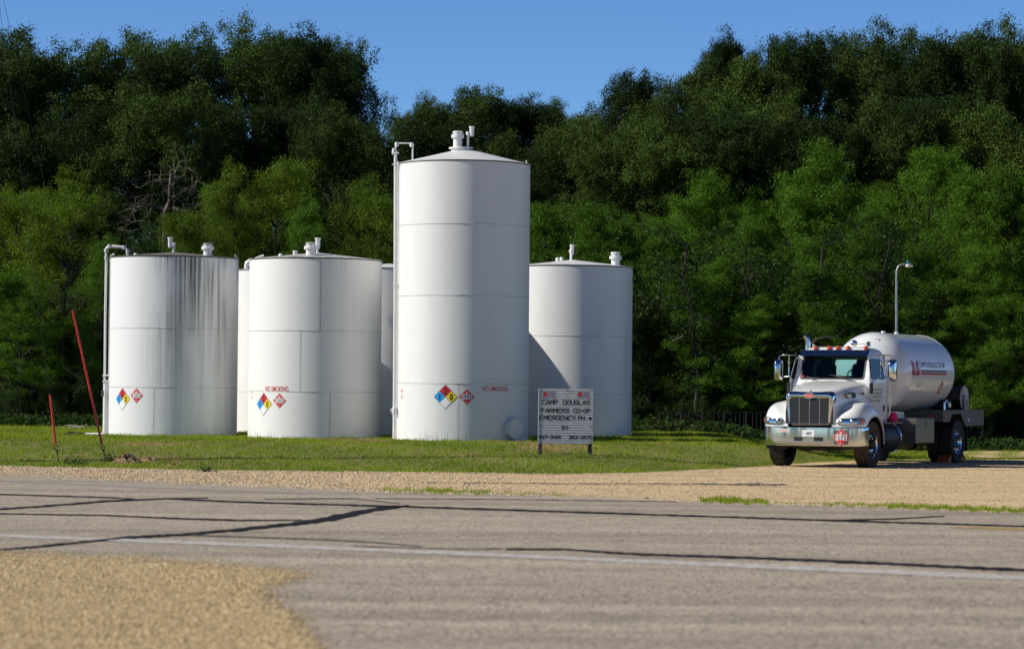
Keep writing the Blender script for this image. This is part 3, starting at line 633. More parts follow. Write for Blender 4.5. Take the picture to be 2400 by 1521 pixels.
# pipe lying on the bank with a black end
p1, p2, p3 = at(243, 1019, 69.4), at(198, 1019, 69.4), at(150, 1018.5, 69.4); dz = .0
mb = MB(); mb.tube([p1, p2], .055, M['white'], 12); o = mb.build('drain_pipe'); tag(o, 'white plastic pipe with a black hose end lying left of the streaked tank', 'pipe')
mb = MB(); mb.tube([p2, (p2[0] - .2, p2[1], p2[2] + .01), (p3[0] + .15, p3[1], p3[2] + .03), (p3[0], p3[1], p3[2] - .05)], .062, M['rubber'], 10); mb.build('hose_end', o)
# tall tank pipes
pp = t5.D / F_PX
pipe(t5, 'riser_pipe', [(923.5, 1045), (924.2, 966), (926, 690), (927, 360), (927, 352)], 3.6 * pp, dy=-.3)
pipe(t5, 'vent_loop', [(927.5, 352), (927.5, 343), (931, 336), (964, 336.5), (967.5, 343), (967, 385)], [1.8 * pp] * 6, dy=-.3)
pipe(t5, 'thin_pipe', [(929.5, 968), (931.5, 690), (933, 378)], 1.5 * pp, dy=-.45)
for px, py, r in ((930, 339, 5.2), (965, 340, 5.2), (923.5, 353, 4.6), (922.5, 358, 4.2)):
    p = t5.loc(px, py, -.3); mb = MB(); mb.lathe([(.01, p.z - .055), (r * pp * .8, p.z - .05), (r * pp, p.z), (r * pp * .8, p.z + .05), (.01, p.z + .055)], M['white'], 12, (p.x, p.y, 0)); mb.build('pipe_joint', t5.o)
for y_ in (360, 386, 668):
    a, b = t5.loc(919, y_, -.4), t5.loc(935, y_ - 1, -.4); mb = MB(); mb.tube([a, b], .02, M['white'], 6); mb.build('pipe_bracket', t5.o)
p = t5.loc(924, 962, -.45); mb = MB(); mb.lathe([(.01, p.z - .1), (.05, p.z - .09), (.07, p.z - .02), (.05, p.z + .08), (.01, p.z + .1)], M['white'], 12, (p.x, p.y, 0)); mb.tube([(p.x, p.y, p.z), (p.x - .09, p.y - .02, p.z + .01)], .03, M['white'], 10); mb.build('valve', t5.o)
# elbow on the tank behind
mb = MB(); q = [t3.loc(577.5, 640, -1.0), t3.loc(577.5, 625, -1.0), t3.loc(579, 618, -1.0), t3.loc(590, 610, -1.0)]; mb.tube(q, [.03, .06, .075, .07], M['white'], 12); mb.build('vent_elbow', t3.o)

# ------------------------------------------------------------------ notice board with stencil lettering
ST = {  # strokes on a 4 x 6 box
 'C': [(4, 5, 4, 6), (3, 6, 1, 6), (0, 5.6, 0, .4), (1, 0, 3, 0), (4, 0, 4, 1)], 'A': [(0, 0, 1.4, 5.2), (2.6, 5.2, 4, 0), (1.6, 6, 2.4, 6), (1.3, 2, 2.7, 2)], 'M': [(0, 0, 0, 6), (4, 0, 4, 6), (.7, 5.6, 1.8, 2.6), (3.3, 5.6, 2.2, 2.6)],
 'P': [(0, 0, 0, 6), (1, 6, 3, 6), (4, 5.6, 4, 3.4), (1, 3, 3.2, 3)], 'D': [(0, 0, 0, 6), (1.1, 6, 3, 6), (4, 5.5, 4, .5), (1.1, 0, 3, 0)], 'O': [(0, .5, 0, 5.5), (1, 6, 3, 6), (4, 5.5, 4, .5), (1, 0, 3, 0)],
 'U': [(0, 6, 0, .6), (1, 0, 3, 0), (4, .6, 4, 6)], 'G': [(4, 5, 4, 6), (3, 6, 1, 6), (0, 5.6, 0, .4), (1, 0, 3, 0), (4, .2, 4, 2.6), (2.6, 2.8, 3.4, 2.8)], 'L': [(0, 6, 0, 0), (1.1, 0, 4, 0)],
 'S': [(4, 5, 4, 6), (3, 6, 1, 6), (0, 5.6, 0, 3.5), (.9, 3, 3.1, 3), (4, 2.6, 4, .4), (3, 0, 1, 0), (0, 0, 0, 1)], 'F': [(0, 0, 0, 6), (1.1, 6, 4, 6), (1.1, 3.2, 3, 3.2)], 'R': [(0, 0, 0, 6), (1, 6, 3, 6), (4, 5.6, 4, 3.4), (1, 3, 3, 3), (2.6, 2.3, 4, 0)],
 'E': [(0, 0, 0, 6), (1.1, 6, 4, 6), (1.1, 3.1, 3, 3.1), (1.1, 0, 4, 0)], 'N': [(0, 0, 0, 6), (4, 0, 4, 6), (.8, 5.4, 3.2, .6)], 'Y': [(0, 6, 1.6, 3.2), (4, 6, 2.4, 3.2), (2, 2.6, 2, 0)], 'H': [(0, 0, 0, 6), (4, 0, 4, 6), (1, 3, 3, 3)],
 '.': [(1.8, 0, 2.4, 0)], '#': [(1, 1, 4, 4.4), (1, 4.4, 4, 1), (2.5, .6, 2.5, 1), (2.5, 4.4, 2.5, 4.8), (.7, 2.7, 1.1, 2.7), (3.9, 2.7, 4.3, 2.7)], '-': [(.8, 3, 3.4, 3)],
 '9': [(4, 3.4, 4, 5.6), (3, 6, 1, 6), (0, 5.6, 0, 3.5), (.9, 3, 3, 3), (4, 2.8, 4, .4), (3, 0, 1, 0)], '1': [(2, 0, 2, 6)], '4': [(2.6, 6, 0, 2.4), (.6, 2, 4, 2), (3, 3, 3, 6), (3, 1.3, 3, 0)],
 '2': [(0, 5, 0, 6), (1, 6, 3, 6), (4, 5.6, 4, 4), (3.8, 3.3, .3, .6), (.6, 0, 4, 0)], '7': [(0, 6, 4, 6), (3.8, 5.2, 1.6, 0)], '3': [(0, 6, 3, 6), (4, 5.6, 4, 3.6), (1.4, 3.1, 3, 3.1), (4, 2.6, 4, .4), (3, 0, 0, 0)],
 '6': [(4, 6, 1, 6), (0, 5.6, 0, .4), (1, 0, 3, 0), (4, .4, 4, 2.8), (3, 3.2, 1, 3.2)], '5': [(4, 6, 0, 6), (0, 5.4, 0, 3.4), (1, 3.4, 3, 3.4), (4, 3, 4, .4), (3, 0, 0, 0)]}
sb = at(1325.5, 1040, 60.0); SC = 60.0 / F_PX; base_z = -.03
sign = tag(empty('notice_board', (sb[0], 60.0, 0), R(1.0)), 'corrugated metal board with black stencilled CAMP DOUGLAS FARMERS CO-OP on two wooden posts', 'sign')
zt, zb = at(1325, 911, 60)[2], at(1325, 1040, 60)[2]; Wd = 127.5 * SC; H_ = zt - zb
mb = MB(); rows = []; n = 21
bm_ = mat('dull aluminium board', (.62, .62, .63), .5, .25, var=.18, vscale=9, aniso=(.6, 1, 3), bump=.25, bscale=9)
for i in range(n * 4 + 1):
    z = zb + H_ * i / (n * 4); ph = i % 4; y = -.006 if ph in (1, 2) else -.003
    rows.append([(-Wd / 2, y, z), (-.2, y, z), (.2, y, z), (Wd / 2, y, z)])
mb.grid(rows, bm_); mb.box((0, .012, (zt + zb) / 2), (Wd, .02, H_), bm_); mb.box((-Wd / 2 - .004, .004, (zt + zb) / 2), (.012, .04, H_ + .004), M['sign_white']); board = mb.build('board', sign, smooth=0)
def sfn(px, py): x0 = (px - 1325.5) * SC; z0 = zb + (1040 - py) * SC; return lambda u, v, h: (x0 + u, -.006 - h, z0 + v)
def stencil(txt, px0, px1, py, hpx):
    f = sfn(px0, py); n = len(txt); W_ = (px1 - px0) * SC; adv = W_ / (n - .22); s = adv * .78 / 4; sh = hpx * SC / 6; t = .0092; k = 0; mb = MB()
    for ch in txt:
        for (a, b, c, d) in ST.get(ch, []):
            x1, y1, x2, y2 = k * adv + a * s, b * sh, k * adv + c * s, d * sh; dx, dy = x2 - x1, y2 - y1; L_ = math.hypot(dx, dy) or 1; dx, dy = dx / L_, dy / L_; x1 -= dx * t * .6; y1 -= dy * t * .6; x2 += dx * t * .6; y2 += dy * t * .6; nx, ny = -dy * t, dx * t
            mb.raw([f(x1 + nx, y1 + ny, .002), f(x1 - nx, y1 - ny, .002), f(x2 - nx, y2 - ny, .002), f(x2 + nx, y2 + ny, .002)], [(0, 1, 2, 3)], M['ink'])
        k += 1
    mb.build('lettering', board, smooth=0)
for a in (('CAMP', 1270, 1306, 948, 10), ('DOUGLAS', 1319, 1381, 948, 10), ('FARMERS', 1268, 1333, 967, 9.5), ('CO-OP', 1344, 1382, 967, 9.5), ('EMERGENCY', 1265, 1348, 984, 9.5), ('PH.#', 1355, 1385, 984, 9), ('911', 1316, 1332, 1006, 7.5), ('427-3164', 1263.5, 1314, 1028, 7.5), ('343-2475', 1333, 1386, 1028, 7.5)): stencil(*a)
for px, py in ((1268, 913.5), (1329, 914), (1384.5, 914), (1268, 997.5), (1384, 999), (1267, 1035.5), (1384, 1035)):
    f = sfn(px, py); mb = MB(); mb.prism([(.012 * math.cos(q), .012 * math.sin(q)) for q in np.linspace(0, 5.6, 8)], 0, .008, M['ink'], f); mb.build('bolt', board, smooth=0)
for px, py in ((1270.5, 934), (1352, 933)):
    f = sfn(px, py); mb = MB(); mb.grid([[f(0, 0, .0015), f(.27, 0, .0015)], [f(0, .15, .0015), f(.27, .15, .0015)]], M['galv'])
    mb.raw([f(a, b, .003) for a, b in ((.01, .05), (.09, .03), (.10, .12), (.03, .14))], [(0, 1, 2, 3)], M['red'])
    for q in range(3): mb.raw([f(a, b, .003) for a, b in ((.12, .05 + .03 * q), (.25, .05 + .03 * q), (.25, .056 + .03 * q), (.12, .056 + .03 * q))], [(0, 1, 2, 3)], M['dk_red'])
    mb.build('sticker', board, smooth=0)
for px in (1266, 1383):
    mb = MB(); mb.box(((px - 1325.5) * SC, .075, (zb + .35 - .25) / 2 + .0), (.085, .09, zb + .6), M['wood_post'], bev=.006); mb.build('post', sign, smooth=0)

# ------------------------------------------------------------------ lamp post behind the truck
L0 = at(2101, 700, 75); lamp = tag(empty('street_lamp', (L0[0], 75, 0)), 'thin grey curved lamp post with a white lamp head rising behind the truck', 'street lamp')
def lp(px, py): p = at(px, py, 75); return (p[0] - L0[0], 0, p[2])
mb = MB(); mb.tube([(0, 0, -.1), lp(2101, 790), lp(2101, 645), lp(2101.5, 634), lp(2105, 625), lp(2111, 620.5), lp(2122, 619)], [.042, .036, .027, .025, .024, .024, .024], M['galv'], 10); mb.build('pole', lamp)
p = lp(2131, 623); mb = MB(); mb.lathe([(.03, p[2] + .07), (.07, p[2] + .05), (.11, p[2] + .02), (.115, p[2])], M['galv'], 20, (p[0], 0, 0)); hd = mb.build('lamp_head', lamp)
mb = MB(); mb.lathe([(.112, p[2]), (.10, p[2] - .03), (.06, p[2] - .045), (.001, p[2] - .05)], M['sign_white'], 20, (p[0], 0, 0)); mb.build('lens', hd)
p = lp(2127.5, 613.5); mb = MB(); mb.lathe([(.03, p[2] - .06), (.034, p[2] - .03), (.036, p[2] + .02), (.02, p[2] + .035), (.001, p[2] + .037)], M['teal'], 14, (p[0], 0, 0)); mb.build('photocell', hd)

# ------------------------------------------------------------------ utility pole (out of frame) and its guy wires
PT = at(-24, -120, 57.5); po = tag(empty('utility_pole', (PT[0], PT[1], 0)), 'brown wooden utility pole at the far left edge with two guy wires', 'pole')
mb = MB(); mb.tube([(0, 0, -.3), (0, 0, PT[2] * .5), (0, 0, PT[2] + .8)], [.15, .13, .105], M['pole_wood'], 14); mb.build('post', po)
mb = MB(); mb.box((0, -.15, PT[2] + .4), (1.6, .1, .12), M['pole_wood'], bev=.01); mb.build('crossarm', po)
def guy(px, py, gx, gy, tx, ty, D, label):
    """anchor at (px,py), guard from (gx,gy) up to (tx,ty)"""
    a = at(px, py, D); b = at(gx, gy, D); c = at(tx, ty, D); top = np.array([PT[0] + .05, PT[1], PT[2]])
    u = unit(c - b); root = tag(empty('guy_wire', tuple(a)), label, 'guy wire', 'guy wires with red guards')
    loc = lambda p: tuple(np.array(p) - a)
    mb = MB(); mb.tube([loc(b + u * .02), loc((b + c) / 2), loc(c)], [.026, .025, .022], M['guard'], 12); mb.build('guard', root)
    mb = MB(); mb.tube([loc(c - u * .05), loc(top)], .004, M['frame_dark'], 6); mb.build('wire', root)
    e = a + (b - a) * .62; w = np.cross(u, [0, 1, 0]) * .04
    mb = MB(); ring = [loc(b), loc(b * .7 + e * .3 + w), loc(e * .7 + b * .3 + w * .8), loc(e), loc(e * .7 + b * .3 - w * .8), loc(b * .7 + e * .3 - w), loc(b)]
    mb.tube(ring, .011, M['frame_dark'], 8, False); mb.tube([loc(e * 1.02 - b * .02), loc(e * .8 + a * .2)], .03, M['frame_dark'], 8); mb.build('turnbuckle', root)
    mb = MB(); mb.tube([loc(e), loc(a - np.array([0, 0, .12]) + (a - e) * .2)], .010, M['frame_dark'], 8); mb.build('anchor_rod', root)
guy(247, 1070, 239.5, 1044, 170, 727, 58.0, 'guy wire with a red guard standing in the grass before the streaked tank')
guy(138, 1074, 130.5, 1043, 117, 925, 57.0, 'guy wire with a red guard nearest the left edge of the bank')

# dirt heap and ditch line
mb = MB(); pts = []
def heap(cx, cy, rx_, ry_, h, n=26, m=12):
    rows = []
    for j in range(m + 1):
        r = j / m; row = []
        for i in range(n):
            a = 2 * math.pi * i / n; xx = cx + rx_ * r * math.cos(a) * random.uniform(.93, 1.07); yy = cy + ry_ * r * math.sin(a); zz = float(ground_z(xx, yy)) - .02 + h * (math.cos(r * math.pi) * .5 + .5) * random.uniform(.6, 1.2)
            row.append((xx, yy, zz))
        rows.append(row)
    mb = MB(); mb.grid(rows, M['dirt'], True); return mb
M['dirt'] = mat('dry clods and straw', (.40, .27, .13), .95, var=.8, vscale=14, c2=(.07, .05, .03), bump=1, bscale=30, vlo=.42, vhi=.58)
g = at(293, 1082, 57.0); tag(heap(g[0], 57.2, .42, .5, .19).build('dirt_heap', smooth=0), 'small heap of dry soil and straw in the grass by the red guy guard', 'dirt heap')
for (px, py, w_, hgt) in ((342, 1090, .42, .10), (402, 1097, .36, .08)):
    g = G(px, py); tag(heap(g[0], g[1] + .4, w_, .35, hgt).build('dirt_clod', smooth=0), 'low flat clod of dark soil right of the dirt heap' if px < 360 else 'low flat clod of dark soil at the gravel edge, farther right', 'dirt clod', 'clods of soil at the gravel edge')
g = G(1517, 1170); tag(heap(g[0], g[1], .10, .12, .05, 14, 6).build('dirt_clod', smooth=0), 'small brown clod lying at the far road edge', 'dirt clod')
# weeds near the heap, daisies on the bank behind
def weed(px, py, D, s, label, n=120):
    p = at(px, py, D); z0 = float(ground_z(p[0], D)); P = np.array([p[0], D, z0]) + rng.normal(size=(n, 3)) * [s * .5, s * .4, s * .28] + [0, 0, s * .35]; P[:, 2] = np.maximum(P[:, 2], z0)
    me = cards_mesh('weed', leaves(P, s * .34, .5, .6, rng.random(n)), 4, rng.random(n), M['weed']); o = bpy.data.objects.new('weed_plant', me); col.objects.link(o); tag(o, label, 'weed', 'low broad leaved weeds at the gravel edge')
weed(483, 1103, G(483, 1106)[1], .16, 'dark green weed clump alone at the gravel edge, rightmost of the weeds', 160)
weed(256, 1075, 57.4, .2, 'green weed clump at the foot of the guy wire beside the dirt heap'); weed(170, 1080, 56.6, .2, 'grey green weed clump between the two guy wires'); weed(190, 1086, 56, .17, 'lower weed clump between the two guy wires')
n = 46
pts = [(random.gauss(178, 18), random.uniform(996, 1006)) for _ in range(n)]; mb = MB()
for px, py in pts:
    p = at(px, py, 76 + random.uniform(-1, 1)); z0 = float(ground_z(p[0], p[1])); mb.tube([(p[0], p[1], z0), (p[0], p[1], p[2])], .004, M['weed'], 3); mb.lathe([(.001, p[2] + .004), (.05, p[2] + .008), (.001, p[2] + .015)], M['sign_white'], 7, (p[0], p[1], 0))
o = mb.build('daisies', smooth=0); tag(o, 'patch of small white daisies at the foot of the trees, far left', 'flowers', kind='stuff')
# ------------------------------------------------------------------ tank truck (x forward, y to its left, z up; origin under the front axle)
TR = tag(empty('tank_truck', (6.841, 60.515, 0), math.atan2(-.8878, -.4602)), 'white propane tank truck with chrome bumper, grille and mirrors parked on the gravel', 'truck')
def B(mb, name, parent=None, smooth=35): return mb.build(name, parent or TR, smooth)
W_, CH, BK = M['truck_white'], M['chrome'], M['black']
def rrect(w, h, r, n=5, cx=0, cy=0):
    out = []
    for (sx, sy, a0) in ((1, 1, 0), (-1, 1, 90), (-1, -1, 180), (1, -1, 270)):
        for i in range(n + 1):
            a = R(a0 + 90 * i / n); out.append((cx + sx * (w / 2 - r) + r * math.cos(a), cy + sy * (h / 2 - r) + r * math.sin(a)))
    return out
# frame, axles, underside
mb = MB()
for s in (-1, 1): mb.box((-3.4, .43 * s, .86), (8.2, .08, .24), M['frame_dark'], bev=.01)
for x in (-2.2, -4.2, -6.6): mb.box((x, 0, .86), (.1, .8, .2), M['frame_dark'])
mb.tube([(0, -.95, .48), (0, -.4, .42), (0, .4, .42), (0, .95, .48)], .065, M['frame_dark'], 10); mb.tube([(-5.5, -.9, .5), (-5.5, .9, .5)], .10, M['frame_dark'], 12)
mb.lathe([(.01, -5.7), (.2, -5.66), (.24, -5.5), (.2, -5.34), (.01, -5.3)], M['frame_dark'], 16, (0, 0, .5), 'x')
mb.box((-.1, 0, .62), (1.0, .5, .3), M['frame_dark'], bev=.08); mb.box((.55, .0, .62), (.5, .7, .25), M['frame_dark'], bev=.05); mb.tube([(-1, 0, .6), (-5.4, 0, .52)], .05, M['frame_dark'], 10)
for s in (-1, 1): mb.box((0, .43 * s, .6), (1.2, .07, .08), M['frame_dark'], bev=.02)
B(mb, 'chassis')
# bumper
path = [(.40, -1.16), (.58, -1.16), (.72, -1.12), (.84, -1.03), (.92, -.90), (.965, -.75), (.99, -.4), (1.0, 0)]
path += [(x, -y) for x, y in path[-2::-1]]
rows = []
for i, (x, y) in enumerate(path):
    rows.append([(x + dx, y * (1 + dx * .3), z) for dx, z in ((-.05, .468), (-.008, .47), (0, .48), (.0003, .50), (.0006, .62), (-.0013, .80), (-.0018, .862), (-.012, .872), (-.06, .874), (-.065, .80), (-.065, .5), (-.05, .468))])
mb = MB(); mb.grid(rows, CH); bp_ = B(mb, 'bumper', smooth=30)
def fb(u, v, h): # front plane mapper, u to the truck's left (image right)
    x = np.interp(abs(u), [0, .4, .75, .9, 1.03], [1.0, .99, .965, .92, .84]); return (x + .004 + h, u, v)
for y0, y1 in ((-.326, -.129), (.136, .342)):
    mb = MB(); mb.prism(rrect(y1 - y0, .085, .01, 2, (y0 + y1) / 2, .615), .0, .004, BK, fb); B(mb, 'tow_slot', bp_, 0)
mb = MB(); mb.prism(rrect(.285, .14, .015, 2, .005, .74), .001, .008, M['sign_white'], fb); f = lambda u, v, h: fb(u, v, h)
put_text(mb, '14475', .065, M['ink'], f, .02, .737, .010, wide=.62, bold=.01); put_text(mb, 'WI', .02, M['ink'], f, -.115, .745, .010); put_text(mb, 'WISCONSIN', .012, M['ink'], f, .01, .682, .010); B(mb, 'licence_plate', bp_, 0)
mb = MB(); mb.raw([fb(u, v, .004) for u, v in ((-.724, .758), (-.453, .758), (-.453, .824), (-.724, .824))], [(0, 1, 2, 3)], M['sign_white']); put_text(mb, 'PROPANE', .042, M['red'], fb, -.588, .791, .006, bold=.004, width=.235); B(mb, 'propane_sign', bp_, 0)
mb = MB(); fp = lambda u, v, h: fb(u + .745, v + .662, h + .012); placard(mb, fp, .196, '1075', '2'); mb.prism([(-.15, -.15), (.15, -.15), (.15, .15), (-.15, .15)], 0, .008, M['seam_dark'], fp); B(mb, 'hazard_placard', bp_, 0)
# hood
secs = [(.93, .52, 1.60), (.85, .535, 1.635), (.7, .56, 1.68), (.4, .63, 1.755), (.1, .71, 1.81), (-.15, .78, 1.85), (-.42, .86, 1.885)]
rows = []
for x, hw, zt in secs:
    half = [(hw + .03, .95), (hw + .025, 1.2), (hw + .012, zt - .28), (hw + .0, zt - .17), (hw * .965, zt - .095), (hw * .88, zt - .045), (hw * .7, zt - .015), (hw * .35, zt + .0), (0, zt + .006)]
    rows.append([(x, -y, z) for y, z in half] + [(x, y, z) for y, z in half[-2::-1]])
mb = MB(); mb.grid(rows, W_); mb.raw(rows[0], [tuple(range(len(rows[0])))], BK); hood = B(mb, 'hood', smooth=40)
# chrome grille shell
def shell_pts(w_t, w_b, zt, zb, r):
    out = []
    for (y, z, a0, rr) in ((w_t - r, zt - r, 0, r), (-(w_t - r), zt - r, 90, r), (-(w_b - r), zb + r, 180, r), (w_b - r, zb + r, 270, r)):
        for i in range(6): a = R(a0 + 18 * i); out.append((y + rr * math.cos(a), z + rr * math.sin(a)))
    return out
o1, o2, o3 = shell_pts(.555, .50, 1.625, .90, .11), shell_pts(.53, .475, 1.60, .915, .10), shell_pts(.452, .435, 1.50, .935, .05)
rows = [[(.78, y, z) for y, z in shell_pts(.56, .505, 1.64, .90, .11)], [(.90, y, z) for y, z in o1], [(.945, y, z) for y, z in o2], [(.955, y, z) for y, z in [(a * .5 + c * .5, b * .5 + d * .5) for (a, b), (c, d) in zip(o2, o3)]], [(.94, y, z) for y, z in o3], [(.90, y, z) for y, z in o3]]
mb = MB(); mb.grid(rows, CH, True); gs = B(mb, 'grille_surround', smooth=60)
gm = mat('perforated grille', (.55, .55, .55), .4, .25); t = gm.node_tree; b_ = t.nodes['Principled BSDF']
tc = t.nodes.new('ShaderNodeTexCoord'); mp_ = t.nodes.new('ShaderNodeMapping'); mp_.inputs['Rotation'].default_value = (R(45), 0, 0); mp_.inputs['Scale'].default_value = (1, 58, 58)
ck = t.nodes.new('ShaderNodeTexChecker'); ck.inputs['Scale'].default_value = 1; ck.inputs['Color1'].default_value = (.06, .06, .06, 1); ck.inputs['Color2'].default_value = (.72, .70, .66, 1)
t.links.new(tc.outputs['Object'], mp_.inputs[0]); t.links.new(mp_.outputs[0], ck.inputs[0]); t.links.new(ck.outputs[0], b_.inputs['Base Color'])
mb = MB(); mb.raw([(.915, y, z) for y, z in o3], [tuple(range(len(o3)))], gm); B(mb, 'grille', gs, 0)
for y in (-.235, 0, .232): mb = MB(); mb.box((.925, y, 1.215), (.014, .020, .57 if y else .55), M['mesh_metal'], bev=.004); B(mb, 'grille_bar', gs)
ov = lambda a, b: [(a * math.cos(2 * math.pi * k / 28), b * math.sin(2 * math.pi * k / 28)) for k in range(28)]
fe = lambda u, v, h: (.957 + h, u + .006, 1.545 + v)
mb = MB(); mb.prism(ov(.125, .060), -.02, .012, CH, fe); mb.prism(ov(.105, .044), .0, .018, M['red'], fe); put_text(mb, 'Peterbilt', .03, M['sign_white'], fe, 0, 0, .021, bold=.02, width=.15); B(mb, 'emblem', gs, 40)
mb = MB(); mb.tube([(.88, 0, 1.63), (.84, 0, 1.665)], .009, CH, 8); B(mb, 'hood_ornament', hood)
# fenders
ST_ = [((.90, .50, .88), (.74, .53, 1.10), (.60, .50, 1.14)), ((.895, .70, .88), (.70, .70, 1.19), (.48, .54, 1.30)), ((.87, .88, .88), (.60, .80, 1.29), (.35, .58, 1.38)), ((.79, 1.03, .88), (.47, .88, 1.36), (.22, .62, 1.44)),
       ((.66, 1.13, .885), (.32, .92, 1.40), (.12, .66, 1.47)), ((.585, 1.155, .885), (.24, .93, 1.41), (.08, .68, 1.475)), ((.52, 1.165, .90), (.18, .94, 1.412), (.05, .68, 1.475)), ((.40, 1.17, 1.01), (.08, .95, 1.405), (0, .70, 1.47)), ((.22, 1.17, 1.085), (-.02, .95, 1.395), (-.06, .72, 1.46)),
       ((.0, 1.17, 1.11), (-.1, .95, 1.375), (-.12, .74, 1.44)), ((-.2, 1.17, 1.08), (-.2, .95, 1.34), (-.2, .76, 1.40)), ((-.38, 1.17, .98), (-.34, .955, 1.27), (-.32, .78, 1.33)), ((-.5, 1.17, .85), (-.46, .97, 1.17), (-.42, .80, 1.22)),
       ((-.58, 1.165, .70), (-.56, .99, 1.04), (-.52, .82, 1.1)), ((-.61, 1.16, .55), (-.60, 1.0, .85), (-.58, .84, .9)), ((-.62, 1.14, .50), (-.62, 1.02, .70), (-.60, .86, .75))]
fender = {}
for s in (1, -1):
    rows = []
    for b0, r0, i0 in ST_:
        b, r_, i_ = Vector(b0), Vector(r0), Vector(i0); c = Vector((b.x, b.y, b.z + (r_.z - b.z) * .93)); row = [b + Vector((-.03 if b.x > .6 else 0, -.03, .0)), b]
        for k in range(1, 11): u = k / 10; row.append(b * (1 - u) ** 2 + c * 2 * u * (1 - u) + r_ * u * u)
        row += [r_.lerp(i_, .5) + Vector((0, 0, .005)), i_]
        rows.append([(p.x, p.y * s, p.z) for p in row])
    mb = MB(); mb.grid(rows, W_); fender[s] = B(mb, 'fender', smooth=50)
    mb = MB(); mb.lathe([(.62, .62 * s), (.62, 1.12 * s)], BK, 24, (0, 0, .5), 'y', R(-10), R(190)); mb.box((0, .55 * s, .9), (1.3, .03, .9), BK); B(mb, 'wheel_arch_liner', fender[s])
    # headlight following the sweep of the fender
    hp = [(.915, .60), (.912, .72), (.885, .90), (.83, 1.01), (.74, 1.10), (.62, 1.165)]; ts = np.linspace(0, 1, 15)
    hx = np.interp(ts, np.linspace(0, 1, 6), [p[0] for p in hp]); hy = np.interp(ts, np.linspace(0, 1, 6), [p[1] for p in hp])
    def hl(m, t0, t1, zz0, zz1, off, thick=.02, rnd=True):
        rows = []; sel = [i for i in range(15) if t0 - 1e-6 <= ts[i] <= t1 + 1e-6]
        for j, i in enumerate(sel):
            e = min(j, len(sel) - 1 - j) / (len(sel) - 1); k = (min(1, math.sqrt(1 - (1 - min(1, e * 5)) ** 2) * .8 + .2)) if rnd else 1; zc, hh = (zz0 + zz1) / 2 + .02 * (ts[i] - .5), (zz1 - zz0) / 2 * k
            rows.append([(hx[i] - .03, hy[i] * s, zc - hh), (hx[i] + off, (hy[i] + off * .6) * s, zc - hh), (hx[i] + off + .004, (hy[i] + off * .6) * s, zc), (hx[i] + off - .02, (hy[i] + off * .5) * s, zc + hh), (hx[i] - .05, (hy[i] - .01) * s, zc + hh)])
        m_ = MB(); m_.grid(rows, m); return m_
    H = B(hl(M['alu'], 0, 1, .925, 1.075, .006), 'headlight', fender[s])
    B(hl(CH, .05, .72, .94, 1.06, .016), 'reflector', H); B(hl(M['amber'], .76, .97, .94, 1.062, .016), 'turn_signal', H)
    for ti in (3, 7):
        mb = MB(); x, y = hx[ti] + .026, hy[ti] * s; mb.lathe([(.001, x + .012), (.025, x + .010), (.042, x), (.045, x - .03)], M['mesh_metal'], 16, (0, y, 1.0), 'x'); B(mb, 'bulb', H)
    # intake and side marker on the hood
    fh = lambda u, v, h, s=s: (u, (.585 + (.93 - u) * .245 + h + .0) * s - (.0), v)
    mb = MB(); mb.prism(rrect(.30, .125, .05, 4, .33, 1.56), -.03, .012, BK, fh); mb.prism(rrect(.13, .085, .04, 4, .42, 1.545), .0, .022, M['mesh_metal'], fh); B(mb, 'air_intake', hood)
    mb = MB(); mb.prism(rrect(.06, .05, .008, 2, -.1, 1.60), -.01, .012, M['seam_dark'], fh); B(mb, 'side_badge', hood)
# cab
def cabsec(z, xf, xb, hw, rc):
    pts = []
    for (sx, sy, a0) in ((1, 1, 0), (-1, 1, 90), (-1, -1, 180), (1, -1, 270)):
        cx_ = (xf - rc) if sx > 0 else (xb + rc); cy_ = sy * (hw - rc)
        for i in range(7): a = R(a0 + 15 * i); pts.append((cx_ + rc * math.cos(a), cy_ + rc * math.sin(a), z))
    return pts
Z_ = [(.95, -.34, -1.44, .91, .06), (1.0, -.34, -1.45, .93, .08), (1.5, -.34, -1.46, .94, .09), (1.80, -.37, -1.46, .935, .10), (1.88, -.40, -1.46, .93, .10), (2.15, -.51, -1.45, .885, .10), (2.43, -.625, -1.44, .838, .10), (2.50, -.64, -1.42, .82, .11), (2.555, -.67, -1.38, .785, .13), (2.60, -.75, -1.30, .70, .16), (2.625, -.88, -1.18, .55, .14)]
mb = MB(); _rows = [cabsec(*q) for q in Z_]
_vs = [p for r in _rows for p in r]; _fs = []
for i in range(len(_rows) - 1):
    for k in range(28):
        if i in (4, 5) and k in (27, 13): continue      # openings for the windscreen and the rear window
        j = (k + 1) % 28; _fs.append((i * 28 + k, i * 28 + j, i * 28 + 28 + j, i * 28 + 28 + k))
mb.raw(_vs, _fs, W_); mb.raw(cabsec(*Z_[-1]), [tuple(range(28))], W_); mb.raw(cabsec(*Z_[0]), [tuple(range(28))], BK); cab = B(mb, 'cab', smooth=45)
fw_ = lambda u, v, h: (-.40 - (v - 1.88) * .409 + h, u, v)
def ring(mb, o_, i_, h0, h1, m, fn):
    mb.grid([[fn(u, v, h0) for u, v in i_], [fn(u, v, h1) for u, v in i_], [fn(u, v, h1) for u, v in o_], [fn(u, v, h0) for u, v in o_]], m, True)
M['clear'] = mat('tinted window glass', (.02, .07, .08), .03, spec=.8)
